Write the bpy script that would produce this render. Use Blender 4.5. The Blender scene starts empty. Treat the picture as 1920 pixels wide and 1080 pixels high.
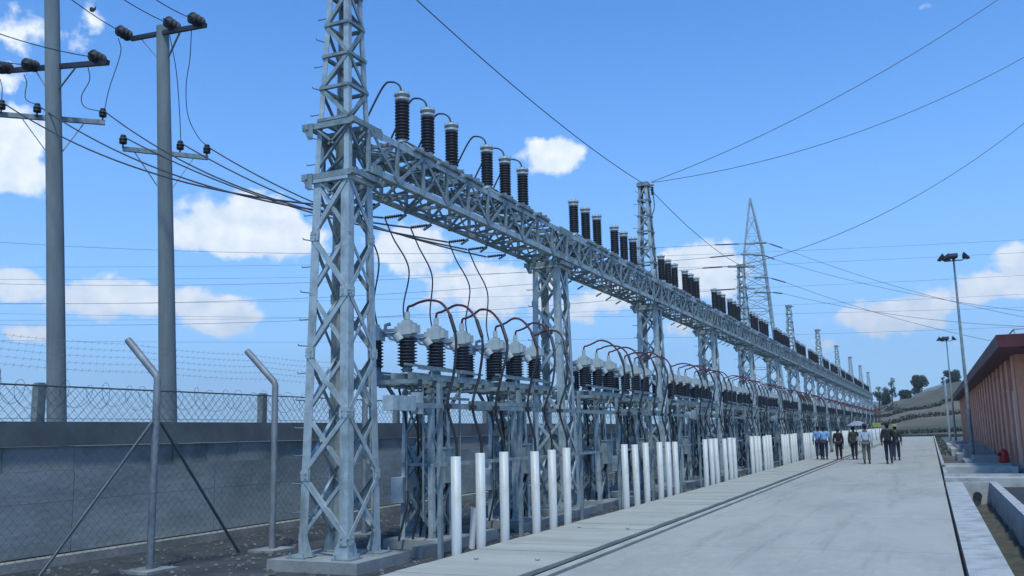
import bpy, math, random
import numpy as np
from mathutils import Vector, Matrix
random.seed(7)
rnd = random.Random(11)
R = math.radians
scene = bpy.context.scene
COL = scene.collection
V = Vector

# ------------------------------------------------------------------ camera
PSI, TH, ROLL, FOC, EYE = 24.3554, 9.1357, 1.2, 1700.0, 1.6
_p, _t, _r = R(PSI), R(TH), R(ROLL)
FWD = V((-math.sin(_p)*math.cos(_t), math.cos(_p)*math.cos(_t), math.sin(_t)))
_rt = V((math.cos(_p), math.sin(_p), 0)); _up = _rt.cross(FWD)
RT = _rt*math.cos(_r) - _up*math.sin(_r)
UP = _up*math.cos(_r) + _rt*math.sin(_r)
cd = bpy.data.cameras.new('camera'); cam = bpy.data.objects.new('camera', cd); COL.objects.link(cam)
cd.sensor_width = 36; cd.lens = FOC/1920*36; cd.clip_start = 0.1; cd.clip_end = 20000
m = Matrix((RT, UP, -FWD)).transposed().to_4x4(); m.translation = V((0, 0, EYE))
cam.matrix_world = m
scene.camera = cam
def ray(px, py): return RT*((px-960)/FOC) + UP*((540-py)/FOC) + FWD
def at(px, py, d): return V((0, 0, EYE)) + ray(px, py)*d

# ------------------------------------------------------------------ sky, sun, exposure
SUN_EL, SUN_AZ = 62, 158            # azimuth measured from +Y towards +X
world = bpy.data.worlds.new('World'); scene.world = world; world.use_nodes = True
wn, wl = world.node_tree.nodes, world.node_tree.links
wn.clear()
def N(t, **k):
    n = wn.new(t)
    for a, b in k.items(): setattr(n, a, b)
    return n
def M(op, a, b=None, c=None, clamp=False):
    n = N('ShaderNodeMath', operation=op); n.use_clamp = clamp
    for i, x in enumerate((a, b, c)):
        if x is None: continue
        if isinstance(x, (int, float)): n.inputs[i].default_value = x
        else: wl.new(x, n.inputs[i])
    return n.outputs[0]
sky = N('ShaderNodeTexSky', sky_type='NISHITA', sun_disc=False)
sky.sun_elevation = R(SUN_EL); sky.sun_rotation = R(SUN_AZ)
sky.altitude = 1500; sky.air_density = 1.0; sky.dust_density = 0.6; sky.ozone_density = 3.0
tc = N('ShaderNodeTexCoord')
sp = N('ShaderNodeSeparateXYZ'); wl.new(tc.outputs['Generated'], sp.inputs[0])
az = M('ARCTAN2', sp.outputs[0], sp.outputs[1]); el = M('ARCSINE', sp.outputs[2])
cv = N('ShaderNodeCombineXYZ'); wl.new(az, cv.inputs[0]); wl.new(el, cv.inputs[1])
nz = N('ShaderNodeTexNoise'); nz.inputs['Scale'].default_value = 14; nz.inputs['Detail'].default_value = 8
nz.inputs['Roughness'].default_value = 0.6
wl.new(cv.outputs[0], nz.inputs['Vector'])
nf = N('ShaderNodeTexNoise'); nf.inputs['Scale'].default_value = 45; nf.inputs['Detail'].default_value = 6
wl.new(cv.outputs[0], nf.inputs['Vector'])
n_mix = M('ADD', M('MULTIPLY', M('SUBTRACT', nz.outputs[0], 0.5), 2.6), M('MULTIPLY', M('SUBTRACT', nf.outputs[0], 0.5), 1.3))
clouds = [  # px, py, half width, half height, strength
 (25,325,48,42,1.1),(28,250,55,55,1.05),(40,60,110,55,.55),(150,60,45,70,.5),(20,150,70,50,.5),
 (460,440,145,48,1.15),(500,400,65,38,1.0),(370,450,50,25,.8),(235,562,105,40,1.05),(330,560,90,34,.8),(415,590,65,34,1.0),
 (25,538,46,34,1.0),(50,625,65,22,.85),(775,470,80,50,1.0),(930,540,130,50,1.05),(860,560,70,25,.6),
 (1040,292,56,34,1.05),(1310,505,85,50,1.1),(1270,480,40,25,.6),(1110,565,80,40,.75),(1270,610,70,25,.6),
 (1660,595,110,34,1.0),(1740,575,70,30,.8),(1860,540,100,32,1.0),(1910,500,45,40,.85),(1560,640,60,22,.6),(1515,690,50,20,.4),
 (1725,12,30,12,.35),(230,700,180,22,.35),(640,590,60,40,.3),(1000,585,120,25,.4),(1770,645,80,15,.35)]
dens = None
for (x, y, w, h, s) in clouds:
    d = ray(x, y).normalized(); a0 = math.atan2(d.x, d.y); e0 = math.asin(d.z)
    wa = w/FOC*1.0/max(.3, math.cos(e0)); we = h/FOC
    k = ray(x, y).length; wa /= k; we /= k
    sb = N('ShaderNodeVectorMath', operation='SUBTRACT'); wl.new(cv.outputs[0], sb.inputs[0]); sb.inputs[1].default_value = (a0, e0, 0)
    ml = N('ShaderNodeVectorMath', operation='MULTIPLY'); wl.new(sb.outputs[0], ml.inputs[0]); ml.inputs[1].default_value = (1/wa, 1/we, 0)
    dt = N('ShaderNodeVectorMath', operation='DOT_PRODUCT'); wl.new(ml.outputs[0], dt.inputs[0]); wl.new(ml.outputs[0], dt.inputs[1])
    g = M('MULTIPLY', M('EXPONENT', M('MULTIPLY', dt.outputs['Value'], -0.75)), s)
    dens = g if dens is None else M('MAXIMUM', dens, g)
# a scatter of clouds everywhere else in the sky
nb = N('ShaderNodeTexNoise'); nb.inputs['Scale'].default_value = 3.2; nb.inputs['Detail'].default_value = 3
wl.new(cv.outputs[0], nb.inputs['Vector'])
behind = M('GREATER_THAN', M('ABSOLUTE', M('ADD', az, R(PSI))), 0.62)
extra = M('MULTIPLY', M('MULTIPLY', M('SUBTRACT', nb.outputs[0], 0.5), 4.0, clamp=True), behind)
dens = M('MAXIMUM', dens, extra)
cl = M('MULTIPLY', M('SUBTRACT', M('ADD', M('MULTIPLY', dens, 1.3), M('MULTIPLY', n_mix, 0.72)), 0.50), 3.6, clamp=True)
cl = M('MULTIPLY', cl, M('MULTIPLY', dens, 2.4, clamp=True))
# thin grey-blue mottling inside the clouds
shade = M('ADD', M('MULTIPLY', M('SUBTRACT', nf.outputs[0], 0.36), 2.2, clamp=True), M('MULTIPLY', dens, .35), clamp=True)
ccol = N('ShaderNodeMix', data_type='RGBA'); wl.new(shade, ccol.inputs[0]); ccol.inputs['A'].default_value = (3.0, 3.6, 4.2, 1); ccol.inputs['B'].default_value = (4.6, 4.8, 5.0, 1)
sc = N('ShaderNodeVectorMath', operation='MULTIPLY'); wl.new(sky.outputs[0], sc.inputs[0]); sc.inputs[1].default_value = (0.20, 0.66, 1.06)
mx = N('ShaderNodeMix', data_type='RGBA'); wl.new(cl, mx.inputs[0])
wl.new(ccol.outputs['Result'], mx.inputs['B'])
# pale band low over the horizon
hz = M('MULTIPLY', M('POWER', M('SUBTRACT', 1.0, M('ABSOLUTE', sp.outputs[2])), 4.2), 0.9, clamp=True)
mh = N('ShaderNodeMix', data_type='RGBA'); wl.new(hz, mh.inputs[0]); wl.new(sc.outputs[0], mh.inputs['A']); wl.new(mh.outputs['Result'], mx.inputs['A'])
mh.inputs['B'].default_value = (2.5, 3.5, 4.6, 1)
bg = N('ShaderNodeBackground'); bg.inputs[1].default_value = 0.15; wl.new(mx.outputs['Result'], bg.inputs[0])
out = N('ShaderNodeOutputWorld'); wl.new(bg.outputs[0], out.inputs[0])

sl = bpy.data.lights.new('sun', 'SUN'); sl.energy = 1.9; sl.angle = R(5); sl.color = (0.93, 1.0, 0.95)
so = bpy.data.objects.new('sun', sl); COL.objects.link(so)
sdir = V((math.sin(R(SUN_AZ))*math.cos(R(SUN_EL)), math.cos(R(SUN_AZ))*math.cos(R(SUN_EL)), math.sin(R(SUN_EL))))
so.rotation_euler = (-sdir).to_track_quat('-Z', 'Y').to_euler()
vs = scene.view_settings
vs.view_transform = 'Standard'; vs.look = 'None'; vs.exposure = 0.7; vs.gamma = 1.0
scene.render.engine = 'CYCLES'

# ------------------------------------------------------------------ materials
def mat(name, col, rough=.7, metal=0.0, var=.15, scale=4.0, col2=None, bump=0.0, bscale=40, spec=None, stretch=(1,1,1), detail=6, lo=.35, hi=.65, stain=None):
    mt = bpy.data.materials.new(name); mt.use_nodes = True
    nt = mt.node_tree; n, l = nt.nodes, nt.links
    b = n['Principled BSDF']; b.inputs['Roughness'].default_value = rough; b.inputs['Metallic'].default_value = metal
    if spec is not None: b.inputs['Specular IOR Level'].default_value = spec
    t = n.new('ShaderNodeTexCoord'); mp = n.new('ShaderNodeMapping'); mp.inputs['Scale'].default_value = stretch
    l.new(t.outputs['Object'], mp.inputs[0])
    z = n.new('ShaderNodeTexNoise'); z.inputs['Scale'].default_value = scale; z.inputs['Detail'].default_value = detail
    z.inputs['Roughness'].default_value = .65
    l.new(mp.outputs[0], z.inputs['Vector'])
    r = n.new('ShaderNodeValToRGB'); r.color_ramp.elements[0].position = lo; r.color_ramp.elements[1].position = hi
    c2 = col2 if col2 else tuple(c*(1-2*var) for c in col)
    r.color_ramp.elements[0].color = (*c2, 1); r.color_ramp.elements[1].color = (*col, 1)
    l.new(z.outputs[0], r.inputs[0])
    cur = r.outputs[0]
    for (scol, sscale, slo, shi, sstr, amt) in (stain or []):
        m2 = n.new('ShaderNodeMapping'); m2.inputs['Scale'].default_value = sstr; m2.inputs['Location'].default_value = (sscale*3.1, 1.7, .3); l.new(t.outputs['Object'], m2.inputs[0])
        z3 = n.new('ShaderNodeTexNoise'); z3.inputs['Scale'].default_value = sscale; z3.inputs['Detail'].default_value = 9; z3.inputs['Roughness'].default_value = .68; l.new(m2.outputs[0], z3.inputs['Vector'])
        r3 = n.new('ShaderNodeMapRange'); r3.inputs['From Min'].default_value = slo; r3.inputs['From Max'].default_value = shi; r3.inputs['To Max'].default_value = amt; l.new(z3.outputs[0], r3.inputs['Value'])
        x = n.new('ShaderNodeMix'); x.data_type = 'RGBA'; l.new(r3.outputs[0], x.inputs[0]); l.new(cur, x.inputs['A']); x.inputs['B'].default_value = (*scol, 1); cur = x.outputs['Result']
    l.new(cur, b.inputs['Base Color'])
    if bump:
        z2 = n.new('ShaderNodeTexNoise'); z2.inputs['Scale'].default_value = bscale; z2.inputs['Detail'].default_value = 5
        l.new(mp.outputs[0], z2.inputs['Vector'])
        bp = n.new('ShaderNodeBump'); bp.inputs['Strength'].default_value = bump; bp.inputs['Distance'].default_value = .02
        l.new(z2.outputs[0], bp.inputs['Height']); l.new(bp.outputs[0], b.inputs['Normal'])
    return mt
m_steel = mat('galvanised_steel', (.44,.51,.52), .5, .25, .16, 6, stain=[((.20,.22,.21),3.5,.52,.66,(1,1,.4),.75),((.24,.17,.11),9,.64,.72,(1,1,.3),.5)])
m_steel2 = mat('galvanised_steel_dull_shaded', (.27,.335,.345), .6, .2, .22, 5)  # dull steel; albedo also lowered to put underside shade into the colour
m_steel3 = mat('galvanised_steel_lacing_shaded', (.29,.36,.37), .55, .2, .25, 5)  # lacing steel painted darker, standing in for shade within the lattice
m_dark = mat('brown_porcelain', (.012,.013,.019), .6, 0, .2, 8)
m_porc = mat('dark_glazed_insulator', (.025,.032,.048), .55, 0, .2, 8)
m_cap = mat('cast_aluminium', (.40,.44,.44), .5, .1, .12, 12)
m_box = mat('pale_grey_enamel', (.42,.47,.47), .45, 0, .08, 10)
m_pvc = mat('white_plastic_pipe', (.60,.615,.59), .45, 0, .10, 3, stretch=(1,1,.3), stain=[((.36,.34,.29),4,.55,.72,(1,1,.35),.6),((.25,.22,.18),11,.66,.74,(1,1,.6),.5)])
m_blackc = mat('black_cable_sheath', (.02,.021,.026), .5, 0, .2, 8)
m_redc = mat('red_heat_shrink', (.105,.018,.026), .6, 0, .2, 8)
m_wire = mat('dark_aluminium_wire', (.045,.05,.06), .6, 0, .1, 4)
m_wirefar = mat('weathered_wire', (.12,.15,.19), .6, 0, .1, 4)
m_conc = mat('grey_concrete', (.30,.31,.30), .9, 0, .2, 1.2, bump=.3)
m_road = mat('concrete_road', (.41,.39,.335), .9, 0, .07, .35, bump=.25, bscale=60, stretch=(1,.5,1), lo=.25, hi=.75,
  stain=[((.27,.265,.24),.55,.45,.66,(1,.35,1),.75),((.48,.47,.44),5,.52,.72,(1,.6,1),.45),((.22,.21,.19),1.6,.54,.68,(1.6,.10,1),.55),((.16,.15,.13),2.3,.69,.74,(1,1,1),.7),((.29,.28,.26),38,.45,.70,(1,1,1),.5)])
m_slab = mat('walkway_slab', (.43,.415,.35), .9, 0, .12, 1.5, bump=.35, bscale=50, stretch=(.12,1.0,1), stain=[((.27,.26,.22),1.3,.5,.7,(1,1,1),.6),((.33,.32,.29),30,.45,.7,(1,1,1),.4)])
m_kerb = mat('cast_kerb_concrete', (.40,.40,.38), .9, 0, .28, 2.5, bump=.5, bscale=25, col2=(.22,.225,.22), lo=.3, hi=.55)
m_pit = mat('joint_grime', (.035,.035,.035), .95, 0, .3, 3)
m_dirt = mat('yard_gravel', (.065,.072,.072), .95, 0, .3, 2.0, col2=(.03,.03,.03), bump=1.0, bscale=45)
m_earth = mat('dry_earth', (.13,.12,.105), .95, 0, .3, .6, col2=(.06,.058,.05), bump=.6, bscale=10)
m_asph = mat('dark_asphalt', (.045,.048,.05), .9, 0, .25, 1.5, bump=.5, bscale=70)
m_mud = mat('ditch_mud', (.10,.085,.06), .95, 0, .3, 2.0, col2=(.045,.05,.03), bump=.8, bscale=20)
m_wall = mat('stained_boundary_wall', (.32,.34,.335), .95, 0, .3, .9, stain=[((.15,.16,.16),.8,.48,.7,(1,.5,1.2),.6),((.44,.44,.41),2.2,.60,.72,(1,1,.5),.5),((.12,.125,.12),5,.6,.7,(1,1,.15),.5)], col2=(.17,.19,.19), bump=.4, bscale=14, stretch=(1,.45,1))
m_wallband = mat('smooth_wall_coping', (.15,.165,.17), .95, 0, .2, 1.0, bump=.2, stain=[((.10,.105,.11),1.5,.5,.68,(1,.6,.5),.7)])
m_plinth = mat('wall_base_render', (.33,.32,.29), .95, 0, .2, 2.0)
m_pole = mat('spun_concrete_pole', (.22,.255,.26), .9, 0, .18, 1.5, stretch=(1,1,.2), bump=.2)
m_mesh = mat('chain_link_wire', (.11,.125,.13), .5, .4, .1, 4)
m_post = mat('galvanised_post', (.27,.30,.32), .6, .3, .2, 5, stretch=(1,1,.4))
m_orange = mat('orange_painted_wall', (.74,.34,.22), .85, 0, .14, 1.3, bump=.15)
m_panel = mat('shaded_brown_infill', (.40,.24,.20), .85, 0, .2, 1.3)  # recessed bays in darker brown; their shade is put into the colour
m_roof = mat('dark_red_fascia', (.11,.022,.024), .6, 0, .25, 1.0)
m_soff = mat('dark_red_soffit', (.10,.022,.026), .7, 0, .2, 1.0)
m_glass = mat('window_glass', (.09,.12,.15), .15, 0, .2, 2.0)
m_frame = mat('grey_blue_frame', (.42,.48,.52), .5, .2, .1, 4)
m_red = mat('red_paint', (.55,.03,.02), .4, 0, .15, 5)
m_hill = mat('dry_hill_field', (.165,.13,.095), .95, 0, .3, .05, col2=(.06,.065,.04), stretch=(.5,1.6,4), detail=8)
m_bush = mat('hedge_leaves', (.028,.040,.022), .9, 0, .3, .8)
m_leaf = mat('tree_leaves', (.035,.06,.028), .85, 0, .35, .8, col2=(.016,.03,.014))
m_bark = mat('tree_bark', (.09,.07,.05), .95, 0, .3, 3)
m_mtn = mat('distant_slopes', (.14,.17,.12), .95, 0, .3, .004)
m_lamp = mat('black_floodlight', (.03,.03,.035), .5, 0, .2, 5)
m_skin = mat('brown_skin', (.10,.05,.03), .6, 0, .1, 6)
m_hair = mat('black_hair', (.008,.007,.007), .8, 0, .2, 20)
m_rust = mat('rusty_pipe', (.12,.07,.04), .8, 0, .3, 5)

# ------------------------------------------------------------------ mesh helpers
class MB:
    def __init__(s): s.v = []; s.f = []; s.mi = []; s.sm = []
    def add(s, vs, fs, smooth=False, mi=0):
        o = len(s.v); s.v += [tuple(p) for p in vs]
        for f in fs: s.f.append(tuple(i+o for i in f)); s.mi.append(mi); s.sm.append(smooth)
        return s
    def hexa(s, c, mi=0):   # c: 4 bottom ccw + 4 top
        return s.add(c, [(3,2,1,0),(4,5,6,7),(0,1,5,4),(1,2,6,5),(2,3,7,6),(3,0,4,7)], False, mi)
    def box(s, x0, x1, y0, y1, z0, z1, mi=0):
        return s.hexa([(x0,y0,z0),(x1,y0,z0),(x1,y1,z0),(x0,y1,z0),(x0,y0,z1),(x1,y0,z1),(x1,y1,z1),(x0,y1,z1)], mi)
    def plate(s, p, q, u, w, n, t, mi=0):     # box from line pq, width w along u, thickness t along n
        p, q, u, n = V(p), V(q), V(u), V(n)
        return s.hexa([p, p+u*w, p+u*w+n*t, p+n*t, q, q+u*w, q+u*w+n*t, q+n*t], mi)
    def bar(s, p, q, w, t=None, up=(0,0,1), mi=0):
        p, q = V(p), V(q); t = t or w; d = (q-p).normalized(); up = V(up)
        a = d.cross(up)
        if a.length < 1e-3: a = d.cross(V((1,0,0)))
        a.normalize(); b = a.cross(d)
        return s.plate(p-a*w/2-b*t/2, q-a*w/2-b*t/2, a, w, b, t, mi)
    def angle(s, p, q, u, v, w, t):
        u, v = V(u), V(v)
        s.plate(p, q, u, w, v, t); s.plate(V(p)+v*t, V(q)+v*t, u, t, v, w-t); return s
    def tube(s, pts, r, n=6, mi=0, cap=True, smooth=True):
        pts = [V(p) for p in pts]; k = len(pts)
        if isinstance(r, (int, float)): r = [r]*k
        rings = []; prev = None
        for i, p in enumerate(pts):
            d = (pts[min(i+1,k-1)]-pts[max(i-1,0)]).normalized()
            if prev is None:
                a = d.cross(V((0,0,1)))
                if a.length < 1e-2: a = d.cross(V((1,0,0)))
            else: a = prev - d*prev.dot(d)
            a.normalize(); prev = a; b = d.cross(a)
            rings += [p + (a*math.cos(2*math.pi*j/n)+b*math.sin(2*math.pi*j/n))*r[i] for j in range(n)]
        fs = []
        for i in range(k-1):
            for j in range(n):
                fs.append((i*n+j, i*n+(j+1)%n, (i+1)*n+(j+1)%n, (i+1)*n+j))
        s.add(rings, fs, smooth, mi)
        if cap: s.add(rings[:n], [tuple(range(n))[::-1]], False, mi); s.add(rings[-n:], [tuple(range(n))], False, mi)
        return s
    def lathe(s, prof, n=16, c=(0,0,0), mi=0, smooth=True):
        cx, cy, cz = c; vs = []
        for r, z in prof: vs += [(cx+r*math.cos(2*math.pi*j/n), cy+r*math.sin(2*math.pi*j/n), cz+z) for j in range(n)]
        fs = []
        for i in range(len(prof)-1):
            for j in range(n): fs.append((i*n+j, i*n+(j+1)%n, (i+1)*n+(j+1)%n, (i+1)*n+j))
        s.add(vs, fs, smooth, mi)
        s.add(vs[:n], [tuple(range(n))[::-1]], False, mi); s.add(vs[-n:], [tuple(range(n))], False, mi)
        return s
    def join(s, o, off=(0,0,0)):
        off = V(off); k = len(s.v); s.v += [tuple(V(p)+off) for p in o.v]
        s.f += [tuple(i+k for i in f) for f in o.f]; s.mi += o.mi; s.sm += o.sm; return s
    def mesh(s, name, mats):
        me = bpy.data.meshes.new(name); me.from_pydata(s.v, [], s.f)
        for mm in (mats if isinstance(mats, (list, tuple)) else [mats]): me.materials.append(mm)
        me.polygons.foreach_set('material_index', s.mi); me.polygons.foreach_set('use_smooth', s.sm)
        me.update(); return me
    def obj(s, name, mats, parent=None, loc=None):
        return put(name, s.mesh(name, mats), parent, loc)
def put(name, me, parent=None, loc=None):
    o = bpy.data.objects.new(name, me); COL.objects.link(o)
    if parent: o.parent = parent
    if loc is not None: o.location = loc
    return o
def tag(o, label, cat, group=None, kind=None):
    if label: o['label'] = label
    if cat: o['category'] = cat
    if group: o['group'] = group
    if kind: o['kind'] = kind
    return o
def thing(name, label, cat, loc=(0,0,0), group=None, rz=0):
    o = put(name, None, None, loc); o.rotation_euler[2] = rz
    return tag(o, label, cat, group)
def struct(o): o['kind'] = 'structure'; return o
def inst(proto, loc, label, rz=None):     # copy a thing with its parts and sub-parts
    r = proto.copy(); COL.objects.link(r); r.location = loc; r['label'] = label
    if rz is not None: r.rotation_euler[2] = rz
    for ch in list(proto.children):
        c = ch.copy(); COL.objects.link(c); c.parent = r
        for g in list(ch.children):
            d = g.copy(); COL.objects.link(d); d.parent = c
    return r
def sag(a, b, s, n=16):
    a, b = V(a), V(b)
    return [a.lerp(b, i/n) - V((0,0,4*s*(i/n)*(1-i/n))) for i in range(n+1)]
def spline(P, n=8):
    P = [V(p) for p in P]; out = []
    Q = [P[0]*2-P[1]] + P + [P[-1]*2-P[-2]]
    for i in range(1, len(Q)-2):
        for k in range(n):
            t = k/n
            out.append(.5*((2*Q[i])+(Q[i+1]-Q[i-1])*t+(2*Q[i-1]-5*Q[i]+4*Q[i+1]-Q[i+2])*t*t+(-Q[i-1]+3*Q[i]-3*Q[i+1]+Q[i+2])*t**3))
    return out+[P[-1]]
ORD = ['first','second','third','fourth','fifth','sixth','seventh','eighth','ninth','tenth','eleventh','twelfth','thirteenth','fourteenth','fifteenth','sixteenth','seventeenth']

# ================================================================== SETTING
GX, GY, BAY, NB = -7.55, 10.75, 8.05, 16     # gantry line
YEND = 146.0
g = MB(); GZ = -.16
XL, XR = -2400, 2400
# one ground sheet with the ditch left open beside the road
def quad(mb, x0, x1, y0, y1, z): mb.add([(x0,y0,z),(x1,y0,z),(x1,y1,z),(x0,y1,z)], [(0,1,2,3)])
quad(g, XL, .62, -300, 2600, GZ); quad(g, 1.42, XR, -300, 2600, GZ); quad(g, .62, 1.42, 28.6, 2600, GZ); quad(g, .62, 1.42, -300, -6, GZ)
g.add([(.62,-6,GZ),(.62,28.6,GZ),(.62,28.6,-.9),(.62,-6,-.9)], [(0,1,2,3)])
g.add([(1.42,-6,GZ),(1.42,28.6,GZ),(1.42,28.6,-.9),(1.42,-6,-.9)], [(3,2,1,0)])
g.add([(.62,28.6,GZ),(1.42,28.6,GZ),(1.42,28.6,-.9),(.62,28.6,-.9)], [(0,1,2,3)])
g.add([(.62,-6,GZ),(1.42,-6,GZ),(1.42,-6,-.9),(.62,-6,-.9)], [(3,2,1,0)])
quad(g, .62, 1.42, -6, 28.6, -.9)
struct(g.obj('ground', m_earth))
y = MB(); quad(y, -12.0, -5.95, -5, 150, GZ+.012); struct(y.obj('equipment_yard', m_dirt))
# road: cast panels separated by thin joints
rd = MB()
yy = -6.0; k = 0
while yy < YEND:
    ln = 4.6 if k % 3 else 4.9
    e = min(yy+ln, YEND)
    rd.box(-4.02, .19, yy+.008, e-.008, -.2, 0.0 + rnd.uniform(-.0015,.0015)); yy = e; k += 1
rb = MB(); quad(rb, -4.02, .19, -6, YEND, -.012)
rd.join(rb); struct(rd.obj('road', m_road))
wk = MB(); yy = -6.0
while yy < YEND:
    e = min(yy+.74, YEND); z = rnd.uniform(-.005,.005)
    wk.box(-5.93, -4.37, yy+.007, e-.007, -.14, .015+z); yy = e
struct(wk.obj('walkway', m_slab))
wb = MB(); wb.box(-5.955, -4.355, -6, YEND, -.5, -.03); struct(wb.obj('walkway_bed', m_pit))
# rail strip between walkway and road
rs = MB(); rs.box(-4.215, -4.09, -6, YEND, -.15, .012); struct(rs.obj('edge_strip', m_slab))
gp = MB(); gp.box(-4.355, -4.02, -6, YEND, -.3, -.05); struct(gp.obj('edge_gap', m_pit))
# right kerb strip and ditch walls
kb = MB(); yy = -6
while yy < 28.2:
    e = min(yy+2.3, 28.3)
    kb.hexa([(.235,yy+.008,-.3),(.655,yy+.008,-.3),(.655,e-.008,-.3),(.235,e-.008,-.3),(.235,yy+.008,.03),(.655,yy+.008,.045),(.655,e-.008,.045),(.235,e-.008,.03)]); yy = e
yy = 32.6
while yy < YEND:
    e = yy+3; kb.box(.25, .36, yy+.01, e-.01, -.3, .10); yy = e
struct(kb.obj('kerb', m_kerb))
dw = MB(); dw.box(.58, .66, -6, 28.3, -.9, .015)
dw.box(1.32, 1.50, -6, 28.3, -.9, .045); dw.box(.66, 1.32, 28.31, 28.5, -.9, .03)
struct(dw.obj('ditch', m_kerb))
dm = MB(); n = 60
vs = []; fs = []
for i in range(n+1):
    Y = -6+34.3*i/n
    for j in range(7):
        X = .661+(.658)*j/6; vs.append((X, Y, -.62+.10*abs(j-3)/3*rnd.random()+rnd.uniform(-.03,.05)))
for i in range(n):
    for j in range(6): a = i*7+j; fs.append((a,a+1,a+8,a+7))
dm.add(vs, fs, True); struct(dm.obj('ditch_bed', m_mud))
av = MB(); quad(av, 1.51, 9, -6, 31.3, GZ+.02); struct(av.obj('asphalt_lot', m_asph))
# culvert crossings and low aprons between road and building
def crossing(y0, y1, x1, z):
    c = MB(); c.box(.25, x1, y0, y1, -.3, z); c.box(.25, x1, y0-.14, y0-.004, -.3, z+.07); c.box(.25, x1, y1+.004, y1+.14, -.3, z+.07)
    return c
o = crossing(29.2, 31.6, 8.5, .03).obj('culvert_crossing', m_kerb); struct(o)
o = crossing(35.4, 38.2, 2.55, .10).obj('entrance_ramp', m_kerb); struct(o)
pp = MB(); pp.tube([(1.0,28.2,-.33),(1.0,28.34,-.33)], .11, 12); 
tag(pp.obj('drain_pipe', m_lamp), 'dark round drain pipe mouth at the far end of the open ditch', 'drain pipe')

# ================================================================== GANTRY
def hw(z, tall):      # half width of the column at height z
    if z < 5.4: return .40-.10*z/5.4
    return .30-.165*(z-5.4)/3.9
SGN = [(-1,-1),(1,-1),(1,1),(-1,1)]
def zig(mb, z0, z1, npan, start, hwf, w=.055, t=.008, inset=0):
    for fi in range(4):
        a = SGN[fi]; b = SGN[(fi+1)%4]; nrm = V(((a[0]+b[0])/2, (a[1]+b[1])/2, 0)).normalized()
        for k in range(npan):
            za = z0+(z1-z0)*k/npan; zb = z0+(z1-z0)*(k+1)/npan
            p, q = (a, b) if (k+fi+start) % 2 else (b, a)
            P = V((p[0]*hwf(za), p[1]*hwf(za), za)); Q = V((q[0]*hwf(zb), q[1]*hwf(zb), zb))
            d = (Q-P).normalized(); u = nrm.cross(d)
            o_ = nrm*.004
            mb.plate(P+o_-u*w/2, Q+o_-u*w/2, u, w, nrm, t)
            mb.plate(P+o_-u*w/2, Q+o_-u*w/2, u, t, -nrm, w*.8)
            if w > .06:
                tz = V((b[0]-a[0], b[1]-a[1], 0)).normalized()
                for c_, sg_ in ((P, 1),):
                    inw = tz if (c_-V((a[0]*hwf(c_.z), a[1]*hwf(c_.z), c_.z))).length < .01 else -tz
                    g0 = c_+nrm*.013; mb.plate(g0-V((0,0,.07)), g0+V((0,0,.07)), inw, .13, nrm, .008)
                    for bz in (-.03,.03): mb.plate(g0+inw*.07+V((0,0,bz-.012)), g0+inw*.07+V((0,0,bz+.012)), inw, .024, nrm, .022)
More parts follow.
